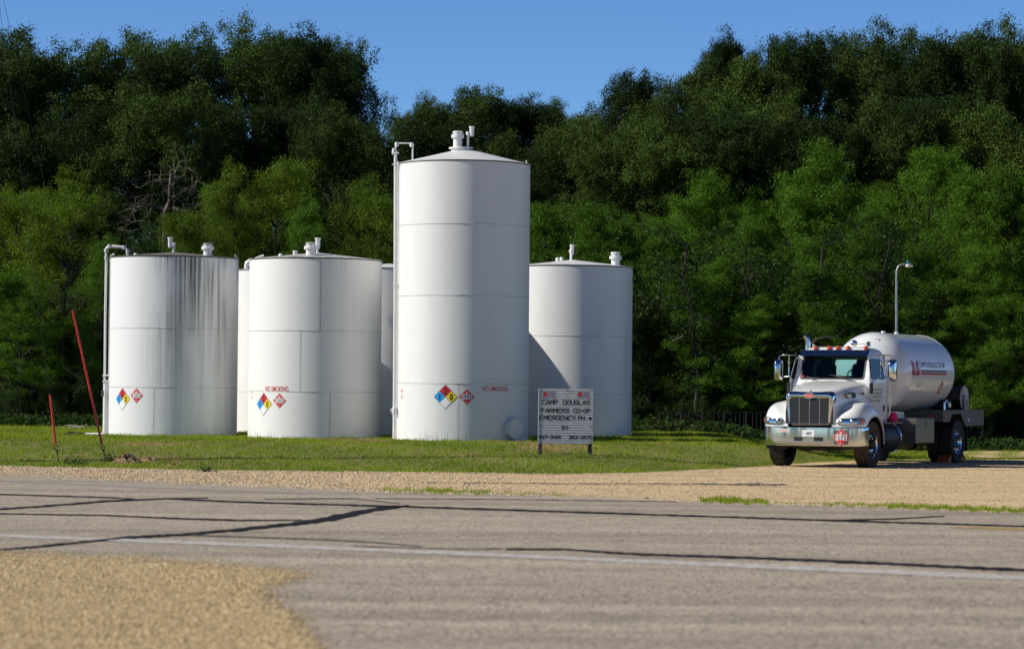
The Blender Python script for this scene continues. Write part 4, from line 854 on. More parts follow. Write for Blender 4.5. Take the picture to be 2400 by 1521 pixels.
def clear_glass(m):
    t = m.node_tree; N = t.nodes.new; L = t.links.new; tr = N('ShaderNodeBsdfTransparent'); tr.inputs[0].default_value = (.50, .72, .72, 1); gl = N('ShaderNodeBsdfGlossy'); gl.inputs['Roughness'].default_value = .02; fr = N('ShaderNodeFresnel'); fr.inputs[0].default_value = 1.6
    mx = N('ShaderNodeMixShader'); L(fr.outputs[0], mx.inputs[0]); L(tr.outputs[0], mx.inputs[1]); L(gl.outputs[0], mx.inputs[2]); L(mx.outputs[0], t.nodes['Material Output'].inputs[0])
clear_glass(M['clear'])
mb = MB(); ring(mb, rrect(1.72, .57, .02, 4, 0, 2.155), rrect(1.49, .515, .05, 4, 0, 2.165), -.012, .003, W_, fw_); B(mb, 'windshield_surround', cab, 0)
mb = MB(); ring(mb, rrect(1.50, .525, .05, 4, 0, 2.165), rrect(1.43, .465, .04, 4, 0, 2.165), -.012, .008, BK, fw_); wf = B(mb, 'windshield_frame', cab, 0)
mb = MB(); mb.raw([fw_(u, v, .004) for u, v in rrect(1.43, .465, .04, 4, 0, 2.165)], [tuple(range(20))], M['clear']); B(mb, 'windshield', wf, 0)
br_ = lambda u, v, h: (-1.455 + (v - 1.88) * .03 - h, u, v)
mb = MB(); ring(mb, rrect(1.72, .58, .02, 4, 0, 2.155), rrect(1.05, .36, .05, 4, 0, 2.17), -.01, .003, W_, br_); B(mb, 'rear_window_surround', cab, 0)
mb = MB(); mb.raw([br_(u, v, .001) for u, v in rrect(1.05, .36, .05, 4, 0, 2.17)], [tuple(range(20))], M['clear']); B(mb, 'rear_window', cab, 0)
# inside of the cab
mb = MB(); LN = mat('cab lining', (.035, .035, .04), .9)
for s in (-1, 1): mb.raw([(-.45, .85 * s, 1.5), (-1.40, .85 * s, 1.5), (-1.40, .80 * s, 2.42), (-.66, .80 * s, 2.42), (-.45, .85 * s, 1.95)], [(0, 1, 2, 3, 4)], LN)
mb.raw([(-.62, -.8, 2.42), (-.62, .8, 2.42), (-1.42, .8, 2.42), (-1.42, -.8, 2.42)], [(0, 1, 2, 3)], LN); mb.raw([(-.4, -.86, 1.45), (-.4, .86, 1.45), (-1.42, .86, 1.45), (-1.42, -.86, 1.45)], [(0, 1, 2, 3)], LN)
mb.raw([(-1.40, -.86, 1.45), (-1.40, .86, 1.45), (-1.40, .86, 1.97), (-1.40, -.86, 1.97)], [(0, 1, 2, 3)], LN); mb.box((-.55, 0, 1.86), (.26, 1.6, .12), LN, bev=.04); B(mb, 'cab_lining', cab, 0)
SE = mat('seat fabric', (.03, .035, .045), .9, var=.3, vscale=12)
for y in (.42, -.42):
    mb = MB(); mb.box((-1.18, y, 1.95), (.14, .46, .62), SE, bev=.06); mb.box((-1.17, y, 2.29), (.10, .26, .14), SE, bev=.04); mb.box((-1.0, y, 1.62), (.44, .48, .14), SE, bev=.05); B(mb, 'seat', cab)
mb = MB(); mb.tube([(-.80 + .07 * math.sin(a), .42 + .2 * math.cos(a), 1.97 + .17 * math.sin(a)) for a in np.linspace(0, 2 * math.pi, 21)], .014, BK, 6, False); mb.tube([(-.80, .42, 1.97), (-.6, .42, 1.85)], .03, BK, 6); mb.box((-.80, .42, 1.97), (.03, .36, .04), BK); B(mb, 'steering_wheel', cab)
mb = MB(); mb.prism(rrect(.05, .05, .005, 2, -.69, 1.965), .0, .014, M['pink'], fw_); B(mb, 'sticker', wf, 0)
for a, b, c, d in ((-.28, 1.86, -.60, 1.955), (.57, 1.86, .05, 1.99)):
    mb = MB(); p = fw_(a, b, .05); q = fw_((a + c) / 2 - .02, (b + d) / 2 + .01, .05); r_ = fw_(c, d, .03); mb.tube([p, q, r_], [.014, .010, .006], CH if a < 0 else BK, 8); mb.tube([fw_(c + .35, d - .02, .02), fw_(c - .12, d + .01, .02)], .008, BK, 6); mb.lathe([(.001, p[2] + .02), (.025, p[2]), (.001, p[2] - .03)], BK, 10, (p[0], p[1], 0)); B(mb, 'wiper', cab)
# visor
mb = MB(); mb.grid([[(-.645, -.80, 2.555), (-.645, 0, 2.56), (-.645, .80, 2.555)], [(-.50, -.80, 2.425), (-.47, 0, 2.425), (-.50, .80, 2.425)], [(-.51, -.80, 2.42), (-.48, 0, 2.42), (-.51, .80, 2.42)], [(-.66, -.80, 2.54), (-.66, 0, 2.545), (-.66, .80, 2.54)]], CH)
for s in (-1, 1): mb.raw([(-.645, .80 * s, 2.555), (-.50, .80 * s, 2.425), (-.64, .83 * s, 2.43)], [(0, 1, 2)], CH)
B(mb, 'visor', cab, 20)
for y in (-.499, -.178, .027, .265, .676):
    mb = MB(); o = (-.70, y, 2.60); rows = []
    for a, r_, zz in ((.0, .052, -.02), (.0, .052, .01), (-.01, .044, .035), (-.03, .022, .048), (-.045, .002, .05)): rows.append([(o[0] + a + r_ * 1.25 * math.cos(k * .449) - .0, y + r_ * math.sin(k * .449), o[2] + zz) for k in range(14)])
    mb.grid(rows, M['amber'], True); L_ = B(mb, 'marker_light', cab); mb = MB(); mb.box((-.76, y, 2.60), (.12, .09, .03), CH, bev=.012); B(mb, 'lamp_base', L_)
# doors
for s in (1, -1):
    hwz = lambda v: np.interp(v, [.95, 1.5, 1.80, 1.88, 2.15, 2.43], [.925, .94, .935, .93, .885, .838])
    fd = lambda u, v, h, s=s: (u, (hwz(v) + h) * s, v)
    def slab(poly, h0, h1, m, name, par):
        mb = MB(); us = [p[0] for p in poly]; mb.prism(poly, h0, h1, m, fd); return B(mb, name, par, 0)
    dp = [(-.29, 1.60), (-.29, 1.88), (-.36, 2.15), (-.41, 2.36), (-.47, 2.405), (-.8, 2.41), (-1.2, 2.405), (-1.255, 2.36), (-1.26, 2.15), (-1.265, 1.88), (-1.27, 1.5), (-1.26, 1.20), (-1.17, 1.10), (-.62, 1.09), (-.58, 1.25), (-.29, 1.5)]
    poly2 = []
    for (a, b), (c, d) in zip(dp, dp[1:] + dp[:1]):
        for k in range(3): poly2.append((a + (c - a) * k / 3, b + (d - b) * k / 3))
    cxp, czp = -.8, 1.8
    rows = [[fd(u, v, -.004) for u, v in poly2], [fd(u, v, .004) for u, v in poly2], [fd(cxp + (u - cxp) * .985, czp + (v - czp) * .99, .012) for u, v in poly2]]
    for q in (.8, .55, .3, .05): rows.append([fd(cxp + (u - cxp) * q, czp + (v - czp) * q, .013) for u, v in poly2])
    mb = MB(); mb.grid(rows, W_, True); mb.grid([[fd(cxp + (u - cxp) * 1.016, czp + (v - czp) * 1.01, .0025) for u, v in poly2], [fd(cxp + (u - cxp) * .99, czp + (v - czp) * .995, .0025) for u, v in poly2]], M['seam_dark'], True); door = B(mb, 'door', cab, 30)
    wp = [(-.36, 1.96), (-.42, 2.30), (-.48, 2.345), (-.8, 2.35), (-1.12, 2.345), (-1.165, 2.30), (-1.17, 2.0), (-1.13, 1.93), (-.8, 1.93), (-.42, 1.93)]
    slab([(-.77 + (a + .77) * 1.05, 2.14 + (b - 2.14) * 1.08) for a, b in wp], .010, .018, BK, 'window_frame', door); slab(wp, .010, .022, M['glass'], 'window', door)
    mb = MB(); mb.prism(rrect(.055, .15, .02, 3, -1.11, 1.285), .012, .02, BK, fd); mb.prism(rrect(.02, .11, .008, 2, -1.115, 1.285), .02, .04, BK, fd); B(mb, 'door_handle', door, 0)
    if s > 0:
        for k, (tx, w) in enumerate((('Camp Douglas Co-op', .72), ('Camp Douglas, WI', .62), ('Ph. 608-427-3166', .60), ('USDOT 923962', .52))):
            mb = MB(); put_text(mb, tx, .047, M['ink'], lambda u, v, h: fd(-.34 - u, v, h + .012), 0, 1.70 - k * .082, .004, width=w, bold=.0, align='LEFT'); B(mb, 'lettering', door, 0)
    mb = MB(); mb.box((-.27, .965 * s, 1.72), (.09, .07, .24), BK, bev=.02); B(mb, 'grab_cover', cab)
    mb = MB(); g = [(-1.36, .965 * s, 1.12), (-1.37, 1.0 * s, 1.16), (-1.37, 1.0 * s, 2.28), (-1.36, .9 * s, 2.34)]; mb.tube(g, .016, CH, 8); B(mb, 'grab_rail', cab)
    # mirror with its tube bracket
    my = 1.33 * s; mx = -.60; mb = MB(); rows = []
    for d, k in ((.10, .25), (.09, .62), (.06, .88), (.02, 1), (-.04, 1), (-.05, .93)): rows.append([(mx + d, my + a * k, 2.11 + b * k) for a, b in rrect(.19, .47, .055, 5)])
    mb.grid(rows, CH, True); mb.raw(rows[0], [tuple(range(24))], CH); mir = B(mb, 'mirror', smooth=60)
    mb = MB(); mb.raw(rows[-1], [tuple(range(24))], BK); B(mb, 'mirror_glass', mir)
    mb = MB(); mb.tube([(-.48, .86 * s, 2.44), (-.56, 1.05 * s, 2.44), (-.60, 1.22 * s, 2.44), (-.61, 1.31 * s, 2.42), (-.61, 1.33 * s, 2.33)], .014, CH, 8)
    mb.tube([(-.56, 1.06 * s, 2.44), (-.57, 1.07 * s, 2.40), (-.57, 1.07 * s, 2.0), (-.56, 1.05 * s, 1.95), (-.38, .96 * s, 1.86), (-.33, .95 * s, 1.78)], .014, CH, 8); mb.tube([(-.57, 1.06 * s, 1.965), (-.60, 1.27 * s, 1.95)], .013, CH, 8); mb.lathe([(.001, 2.33), (.03, 2.30), (.03, 2.24), (.001, 2.2)], CH, 10, (-.57, 1.07 * s, 0)); B(mb, 'mirror_bracket', mir)
mb = MB(); c0 = Vector((-.9, .33, 2.70)); ax = Vector((1, .25, .0)).normalized(); e1 = Vector((-ax.y, ax.x, 0)); rows = []
for d, r_ in ((.03, .005), (.027, .04), (.018, .065), (0, .078), (-.01, .078), (-.012, .002)): rows.append([tuple(c0 + ax * d + (e1 * math.cos(k * .3142) + Vector((0, 0, 1)) * math.sin(k * .3142)) * r_) for k in range(20)])
mb.grid(rows, CH, True); mb.tube([(-.91, .33, 2.70), (-.91, .62, 2.69)], .008, CH, 6); mb.tube([(-.91, .35, 2.60), (-.92, .33, 2.70)], .012, CH, 6); mb.box((-.93, .66, 2.69), (.03, .09, .11), CH, bev=.008); B(mb, 'convex_mirror', cab)
mb = MB(); ex = -1.04; mb.tube([(-1.62, ex, 1.0), (-1.62, ex, 2.66), (-1.62, ex, 2.74), (-1.62, ex - .015, 2.81), (-1.60, ex - .05, 2.87), (-1.58, ex - .085, 2.89)], [.06, .06, .06, .062, .06, .055], CH, 16); mb.tube([(-1.66, ex + .12, 1.6), (-1.66, ex + .12, 2.70)], .03, W_, 10); B(mb, 'exhaust_stack')
mb = MB(); mb.tube([(-1.6, -.9, 1.0), (-1.6, -.9, 2.45)], .10, BK, 14); B(mb, 'air_cleaner')
# wheels
def make_wheel(front):
    w = empty('wheel'); mb = MB()
    P_ = [(.29, -.125), (.33, -.135), (.42, -.148), (.475, -.14), (.495, -.125)]
    tread = []
    for y in (-.12, -.075, -.03, .015, .06, .105): tread += [(.5, y), (.5, y + .034), (.487, y + .036), (.487, y + .043)]
    P_ += tread[:-2] + [(.495, .142), (.475, .15), (.42, .152), (.33, .138), (.29, .128)]
    mb.lathe([(r_, y) for r_, y in P_], M['rubber'], 56, (0, 0, 0), 'y'); mb.build('tyre', w)
    mb = MB(); dish = [(.29, .125), (.288, .135), (.278, .13), (.265, .10), (.25, .05), (.245, .03 if not front else .08)]
    dish += [(.20, .045 if not front else .095), (.15, .04 if not front else .10), (.13, .03 if not front else .09), (.001, .03 if not front else .09)]
    if not front: dish = [(r_, y - (.0 if r_ > .26 else .06)) for r_, y in dish]
    mb.lathe(dish, CH, 40, (0, 0, 0), 'y'); rim = mb.build('rim', w)
    yo = .097 if front else -.013; mb = MB()
    for k in range(10):
        a = 2 * math.pi * k / 10 + .2; mb.prism([(.218 * math.cos(a) + .028 * math.cos(q) * 1.0, .218 * math.sin(a) + .028 * math.sin(q)) for q in np.linspace(0, 5.5, 9)], yo - .01, yo + .006, BK, lambda u, v, h: (u, h, v))
        mb.lathe([(.001, yo + .04), (.012, yo + .035), (.015, yo)], BK if front else CH, 6, (.16 * math.cos(a + .3), 0, .16 * math.sin(a + .3)), 'y')
    mb.build('lug_nuts', rim); mb = MB(); mb.lathe([(.11, yo - .02), (.105, yo + .05), (.085, yo + .07), (.07, yo + .09), (.001, yo + .095)], M['frame_dark'], 20, (0, 0, 0), 'y'); mb.build('hub', rim)
    return w
wf_ = make_wheel(True); wr_ = make_wheel(False)
def put_wheel(src, first, x, y, out):
    w = src if first else copy_tree(src); w.parent = TR; w.location = (x, y, .5); w.rotation_euler = (0, random.uniform(0, 6), 0 if out > 0 else math.pi); return w
fwl = put_wheel(wf_, True, 0, .97, 1); put_wheel(wf_, False, 0, -.97, -1)
put_wheel(wr_, True, -5.5, 1.06, 1); put_wheel(wr_, False, -5.5, .74, 1); put_wheel(wr_, False, -5.5, -1.06, -1); put_wheel(wr_, False, -5.5, -.74, -1)
for c in fwl.children:
    if c.name.startswith('tyre'): c.data = c.data.copy(); c.data.materials[0] = M['dusty_rubber']
# tanks and boxes along the frame
mb = MB(); mb.lathe([(.001, -.80), (.30, -.80), (.33, -.83), (.33, -1.88), (.30, -1.91), (.001, -1.91)], M['frame_dark'], 28, (0, .76, .63), 'x'); ft = B(mb, 'fuel_tank')
for x in (-1.0, -1.7): mb = MB(); mb.lathe([(.334, x - .03), (.337, x - .03), (.337, x + .03), (.334, x + .03)], M['frame_dark'], 28, (0, .76, .63), 'x'); B(mb, 'tank_strap', ft)
mb = MB(); mb.lathe([(.335, -1.86), (.338, -1.9), (.30, -1.925)], CH, 28, (0, .76, .63), 'x'); mb.box((-.72, .86, .55), (.12, .42, .45), BK, bev=.03); mb.box((-1.35, 1.02, .96), (1.1, .2, .03), M['alu'], bev=.008); B(mb, 'step', ft)
mb = MB(); mb.lathe([(.001, -.80), (.30, -.80), (.33, -.83), (.33, -1.88), (.30, -1.91), (.001, -1.91)], M['frame_dark'], 28, (0, -.76, .63), 'x'); B(mb, 'fuel_tank')
for s in (1, -1):
    mb = MB(); mb.box((-3.37, .84 * s, .77), (1.24, .60, .57), M['alu'], bev=.012); tb = B(mb, 'tool_box', smooth=25)
    mb = MB(); mb.box((-3.37, 1.143 * s, .77), (1.12, .012, .51), M['alu'], bev=.005); mb.box((-3.37, 1.150 * s, .92), (.06, .012, .12), BK, bev=.02); B(mb, 'box_door', tb)
mb = MB()
for x in (-2.35, -4.3): mb.lathe([(.001, x + .28), (.10, x + .26), (.125, x + .2), (.125, x - .2), (.10, x - .26), (.001, x - .28)], M['frame_dark'], 16, (0, .25, .52), 'x')
B(mb, 'air_tank')
mb = MB(); mb.box((-4.4, 0, 1.03), (4.4, .9, .12), M['grey_paint'], bev=.01); mb.box((-2.6, 0, 1.12), (.9, 1.5, .16), W_, bev=.02); mb.box((-5.4, 0, 1.14), (.5, 1.3, .14), M['grey_paint'], bev=.02); B(mb, 'tank_saddle')
# rear body with the wheel cut-out
sp = [(-4.60, .96), (-5.05, .96), (-5.23, 1.135), (-5.88, 1.145), (-6.22, .855), (-7.6, .86), (-7.6, 1.235), (-4.60, 1.235)]
mb = MB()
for s in (1, -1):
    mb.prism([(a, b) for a, b in sp][::1], 1.12 * s, 1.15 * s, M['grey_paint'], lambda u, v, h: (u, h, v))
mb.box((-6.1, 0, 1.225), (3.0, 2.24, .025), M['grey_paint']); mb.box((-4.59, 0, 1.097), (.03, 2.30, .272), M['grey_paint']); mb.box((-7.61, 0, 1.05), (.03, 2.30, .38), M['grey_paint']); body = B(mb, 'rear_body', smooth=20)
for (x, y, ax_) in ((-4.57, .90, 'x'), (-4.70, 1.152, 'y'), (-7.63, 1.0, 'x'), (-7.63, -1.0, 'x')):
    mb = MB(); z = 1.10
    if ax_ == 'x': d = .012 if x > -5 else -.012; mb.lathe([(.04, x), (.035, x + d), (.001, x + d * 1.3)], M['red'], 14, (0, y, z), 'x')
    else: mb.lathe([(.04, y), (.035, y + .012), (.001, y + .016)], M['red'], 14, (x, 0, z), 'y')
    B(mb, 'marker_light', body)
mb = MB(); mb.box((-6.45, 1.165 - .01, 1.0), (.10, .012, .06), M['sign_white']); B(mb, 'reflector', body)
for s in (1, -1): mb = MB(); mb.box((-6.27, .9 * s, .56), (.015, .56, .58), BK); B(mb, 'mud_flap', body)
# propane vessel
TRd, TZ = .905, 2.09
prof = [(.001, -2.25)] + [(TRd * math.sin(R(a)), -3.05 + .80 * math.cos(R(a))) for a in range(6, 90, 6)] + [(TRd, -3.05), (TRd + .006, -3.07), (TRd + .006, -3.10), (TRd, -3.11), (TRd, -4.5), (TRd, -6.03), (TRd + .006, -6.04), (TRd + .006, -6.07), (TRd, -6.08)] + [(TRd * math.cos(R(a)), -6.08 - .66 * math.sin(R(a))) for a in range(6, 90, 6)] + [(.001, -6.74)]
mb = MB(); mb.lathe(prof, W_, 72, (0, 0, TZ), 'x'); ves = B(mb, 'propane_vessel', smooth=30)
def fv(x0, z0):
    a0 = math.asin((z0 - TZ) / TRd); return lambda u, v, h: (x0 - u, (TRd + h) * math.cos(a0 + v / TRd), TZ + (TRd + h) * math.sin(a0 + v / TRd))
def vt(name, fnc): mb = MB(); fnc(mb); return B(mb, name, ves, 0)
vt('lettering', lambda mb: put_text(mb, 'CAMP DOUGLAS CO-OP', .135, M['ink'], fv(-4.56, 2.275), bold=.0, width=1.80))
def bars(mb):
    f = fv(-4.63, 2.10)
    for v0, v1, m in ((.012, .048, M['navy']), (-.052, -.008, M['dk_red'])): mb.grid([[f(-.91 + 1.82 * i / 8, vv, .004) for i in range(9)] for vv in (v0, (v0 + v1) / 2, v1)], m)
vt('stripes', bars)
def logo(mb):
    f = fv(-3.36, 2.19)
    for sx in (1, -1):
        c_ = [(.02, -.15), (.06, -.17), (.20, -.165), (.27, -.13), (.275, -.05), (.24, .02), (.235, .08), (.25, .165), (.14, .17), (.06, .12), (.03, .05)]
        P_ = [(u * sx, v + (.0 if sx > 0 else .0)) for u, v in c_]; cu = sum(p[0] for p in P_) / len(P_)
        rows = [[f(cu + (u - cu) * k, v * k, .004) for u, v in P_] for k in (1, .5, .02)]; mb.grid(rows, M['dk_red'], True)
    put_text(mb, 'CENEX', .085, M['sign_white'], f, 0, 0, .008, bold=.0, width=.42)
vt('emblem', logo); vt('hazard_placard', lambda mb: placard(mb, fv(-5.33, 1.735), .19, '1075', '2'))
def dec(mb):
    f = fv(-3.75, 1.80); mb.grid([[f(-.15, -.07, .002), f(.16, -.07, .002)], [f(-.15, .09, .002), f(.16, .09, .002)]], M['white']); put_text(mb, 'NO', .05, M['dk_red'], f, -.11, .0, .003, bold=.0)
    for k in range(4): mb.grid([[f(-.13, .06 - .035 * k, .004), f(.10 + .02 * (k % 2), .06 - .035 * k, .004)], [f(-.13, .072 - .035 * k, .004), f(.10 + .02 * (k % 2), .072 - .035 * k, .004)]], M['seam'])
vt('decal', dec)
mb = MB(); mb.tube([(-2.62 + .0, .22 + .055 * math.cos(a), 2.80 + .075 * math.sin(a)) for a in np.linspace(0, 2 * math.pi, 15)], .011, W_, 8, False); B(mb, 'lifting_lug', ves)
for x in (-3.7, -4.6): mb = MB(); mb.tube([(x, 0, 3.0), (x, 0, 3.04)], .05, W_, 12); B(mb, 'vessel_fitting', ves)
# hose reel on the rear deck, pump fittings
RX, RZ = -6.55, 1.50
mb = MB(); mb.lathe([(.001, .44), (.30, .44), (.30, .45), (.15, .455), (.15, .99), (.30, .995), (.305, 1.01), (.30, 1.02), (.26, 1.02), (.22, 1.005), (.10, 1.0), (.08, 1.03), (.001, 1.035)], M['galv'], 32, (RX, 0, RZ), 'y'); reel = B(mb, 'hose_reel')
mb = MB(); mb.lathe([(.15, .46), (.27, .47), (.27, .97), (.15, .98)], BK, 32, (RX, 0, RZ), 'y'); B(mb, 'hose', reel)
mb = MB(); mb.box((RX - .02, 1.05, 1.40), (.26, .02, .34), M['galv'], bev=.004); mb.box((RX + .02, 1.062, 1.38), (.03, .006, .2), BK); mb.box((RX - .07, 1.062, 1.38), (.03, .006, .2), BK); B(mb, 'reel_bracket', reel)
mb = MB(); mb.box((-6.05, .6, 1.36), (.35, .5, .25), BK, bev=.04); mb.tube([(-5.7, .8, 1.24), (-5.7, .8, 1.38), (-5.9, .8, 1.45)], .03, CH, 8); mb.lathe([(.001, 1.42), (.045, 1.40), (.045, 1.30), (.001, 1.24)], CH, 12, (-5.62, .95, 0)); B(mb, 'pump')
mb = MB(); mb.box((-7.3, 0, 1.5), (.5, 1.6, .5), M['alu'], bev=.02); B(mb, 'rear_cabinet')
mb = MB(); mb.box((-7.66, 0, .66), (.10, 2.2, .16), M['frame_dark'], bev=.02)
for s in (1, -1): mb.box((-7.58, .8 * s, .78), (.06, .1, .3), M['frame_dark'])
B(mb, 'rear_bumper')

# separate things at the truck
def local_to_world(x, y, z=0): a = math.atan2(-.8878, -.4602); return (6.841 + x * math.cos(a) - y * math.sin(a), 60.515 + x * math.sin(a) + y * math.cos(a), z)
mb = MB(); rows = []
for j in range(7):
    z = -.13 + .26 * j / 6; r_ = .10 * (1 - .25 * abs(j - 3) / 3); rows.append([(r_ * random.uniform(.7, 1.2) * math.cos(k * .524), r_ * .9 * random.uniform(.7, 1.2) * math.sin(k * .524), z) for k in range(12)])
mb.grid(rows, M['pink'], True); pk = mb.build('cloth', smooth=60); pk.location = local_to_world(-1.64, .98, 1.06); tag(pk, 'bright pink cloth stuffed behind the truck cab above the fuel tank', 'cloth')
for x, lab in ((-4.93, 'orange plastic wheel chock in front of the truck rear wheel'), (-6.07, 'orange plastic wheel chock behind the truck rear wheel')):
    s = 1 if x > -5.5 else -1; mb = MB(); pf = [(.11 * s, 0), (.07 * s, .05), (-.07 * s, .17), (-.12 * s, .17), (-.12 * s, 0)]
    for yy in (-.12, .0, .12): mb.prism(pf, yy - .014, yy + .014, M['orange'], lambda u, v, h: (u, h, v))
    mb.box((0, 0, .012), (.24, .27, .02), M['orange'], bev=.004); mb.box((-.095 * s, 0, .155), (.05, .27, .02), M['orange'], bev=.004); mb.box((0, 0, .09), (.03, .25, .03), M['orange'])
    o = mb.build('wheel_chock', smooth=0); o.location = local_to_world(x, 1.06, .02); o.rotation_euler = (0, 0, math.atan2(-.8878, -.4602)); tag(o, lab, 'wheel chock', 'wheel chocks')
# ------------------------------------------------------------------ trees
def tree_proto(kind, seed, H=10.0):
    """returns (trunk object, crown object) of a tree about H tall, crown radius about 3"""
    r = random.Random(seed); g = np.random.default_rng(seed); mb = MB(); tips = []
    lowc, bark = (.30, M['bark']) if kind in ('oak', 'oak_d') else (.12, M['bark'])
    def branch(p, d, L, rad, depth):
        pts = [p]; rs = [rad]; n = 5; q = Vector(p); d = Vector(d).normalized()
        for i in range(n):
            d = (d + Vector((r.gauss(0, .16), r.gauss(0, .16), r.gauss(.05, .10)))).normalized(); q = q + d * (L / n); pts.append(tuple(q)); rs.append(rad * (1 - .75 * (i + 1) / n))
            if depth < 2 and i >= 1:
                for _ in range(2 if depth else 1):
                    a = r.uniform(0, 6.28); e = (d * .6 + Vector((math.cos(a), math.sin(a), r.uniform(-.1, .6))) * .8).normalized(); branch(tuple(q), e, L * r.uniform(.35, .55), rs[-1] * .7, depth + 1)
        mb.tube(pts, rs, bark, 5 if depth else 6, False); tips.append((q, depth))
        if depth: tips.append((Vector(pts[3]), depth))
    tp = [(0, 0, -.6)]; q = Vector((0, 0, -.6)); rt = .16 if kind != 'bush' else .05; nseg = 9
    for i in range(nseg):
        q = q + Vector((r.gauss(0, .10), r.gauss(0, .10), H * .86 / nseg)); tp.append(tuple(q))
        f = (i + 1) / nseg
        if f > lowc:
            for _ in range(3 if kind != 'bush' else 2):
                a = r.uniform(0, 6.28); up = .25 + .8 * f; Lb = (3.7 if kind in ('oak', 'oak_d') else 2.7) * math.sin(math.pi * (.16 + .72 * f)) ** .8
                branch(tuple(q), (math.cos(a), math.sin(a), up * r.uniform(.4, 1.2)), Lb, .06, 1)
    mb.tube(tp, [rt * (1 - .8 * i / nseg) + .01 for i in range(nseg + 1)], bark, 8, False)
    trunk = mb.build('trunk', smooth=60)
    B_ = []
    for (t, d) in tips:
        if kind in ('oak', 'oak_d'): s = r.uniform(.45, 1.05); B_.append((t.x, t.y, t.z, s * 1.1, s * .8))
        elif kind == 'bush': s = r.uniform(.35, .7); B_.append((t.x, t.y, t.z, s, s * .8))
        elif kind in ('locust', 'willow'):
            s = r.uniform(.28, .62); o_ = (r.gauss(0, .25), r.gauss(0, .25), r.gauss(.1, .22)); B_.append((t.x * 1.15 + o_[0], t.y * 1.15 + o_[1], t.z + o_[2], s * 1.15, s * (r.uniform(.25, .6) if kind == 'locust' else .55)))
        else: s = r.uniform(.3, .6); B_.append((t.x, t.y, t.z + .1, s * 1.1, s * .6))
    B_ = np.array(B_); NB = {'oak': 170, 'oak_d': 150, 'locust': 330, 'willow': 340, 'bush': 110}[kind]; B_ = B_[g.permutation(len(B_))[:NB]]
    nl = {'oak': 115000, 'oak_d': 105000, 'locust': 80000, 'willow': 70000, 'bush': 16000}[kind]
    nsub = {'oak': 1300, 'oak_d': 1200, 'locust': 1500, 'willow': 1400, 'bush': 500}[kind]; w = B_[:, 3] ** 2; bi = g.choice(len(B_), nsub, p=w / w.sum()); bs = B_[bi]; us = unit(g.normal(size=(nsub, 3)))
    SC_ = bs[:, :3] + us * (.5 + .5 * g.random((nsub, 1)) ** .5) * bs[:, [3, 3, 4]]; pick = g.integers(0, nsub, nl); sub_t = g.random(nsub)
    idx = g.choice(len(B_), nl, p=w / w.sum()); b = B_[idx]
    u = unit(g.normal(size=(nl, 3))); rr = ((.6 + .4 * g.random((nl, 1)) ** .5) if kind[:3] == 'oak' else (.35 + .65 * g.random((nl, 1)) ** .6)) * (1 + .25 * np.sin(u[:, :1] * 7 + idx[:, None]) * np.sin(u[:, 1:2] * 6 + idx[:, None] * 2))
    P = b[:, :3] + u * rr * b[:, [3, 3, 4]] + g.normal(size=(nl, 3)) * .05
    sg = {'oak': .13, 'oak_d': .13, 'locust': .13, 'willow': .12, 'bush': .13}[kind]; cl = g.random(nl) < .93
    P[cl] = (SC_[pick] + g.normal(size=(nl, 3)) * sg * np.array([1.25, 1.25, .7 if kind == 'locust' else .9]))[cl]; idx = np.where(cl, bi[pick], idx)
    sz = {'oak': .095, 'oak_d': .095, 'locust': .095, 'willow': .085, 'bush': .12}[kind]; asp = {'oak': .55, 'oak_d': .55, 'locust': .4, 'willow': .4, 'bush': .55}[kind]
    global rng; save = rng; rng = g
    V = leaves(P, sz, asp, {'oak': .5, 'oak_d': .5, 'locust': .7, 'willow': .6, 'bush': .5}[kind], None, droop=.25); rng = save
    bt = g.random(len(B_))[idx]; tone = np.clip(.35 * bt + .35 * np.where(cl, sub_t[pick], .4) + .3 * g.random(nl), 0, 1)
    rad_ = float(np.percentile(np.hypot(P[:, 0], P[:, 1]), 93)); top_ = float(np.percentile(P[:, 2], 99.6)); SIZE[(kind, seed)] = (rad_, top_)
    me = cards_mesh('crown', V, 4, tone, M[kind]); crown = bpy.data.objects.new('crown', me); col.objects.link(crown)
    return trunk, crown
PROTO = {}; SIZE = {}; SEED = {}
for kind, seeds in (('oak', (1, 2, 3)), ('oak_d', (4, 5)), ('locust', (6, 7, 8)), ('willow', (9, 10)), ('bush', (11, 12))):
    SEED[kind] = seeds; PROTO[kind] = [tree_proto(kind, s, 10.0 if kind != 'bush' else 4.0) for s in seeds]
used = set(); NTREE = 0; WIDE = {'oak': 1.3, 'oak_d': 1.3, 'bush': 1.0}
CNT = {}
def plant(kind, px, y_top, D, half_px, label, group, var=None, name='tree', cat='tree'):
    global NTREE
    x = at(px, 700, D)[0]; zg = float(ground_z(x, D)); zt = at(px, y_top, D)[2]; h = zt - zg; k = CNT.get(kind, 0); CNT[kind] = k + 1
    pr = PROTO[kind]; i = (k if var is None else var) % len(pr); R0, H0 = SIZE[(kind, SEED[kind][i])]
    root = empty(name, (x, D, zg), random.uniform(0, 6.28)); s = half_px * WIDE.get(kind, 1.2) * D / F_PX / R0
    root.scale = (s, s, h / H0); tag(root, label, cat, group)
    for part in pr[i]:
        if (kind, i) in used: c = part.copy(); col.objects.link(c)
        else: c = part
        c.parent = root
    used.add((kind, i)); NTREE += 1; return root
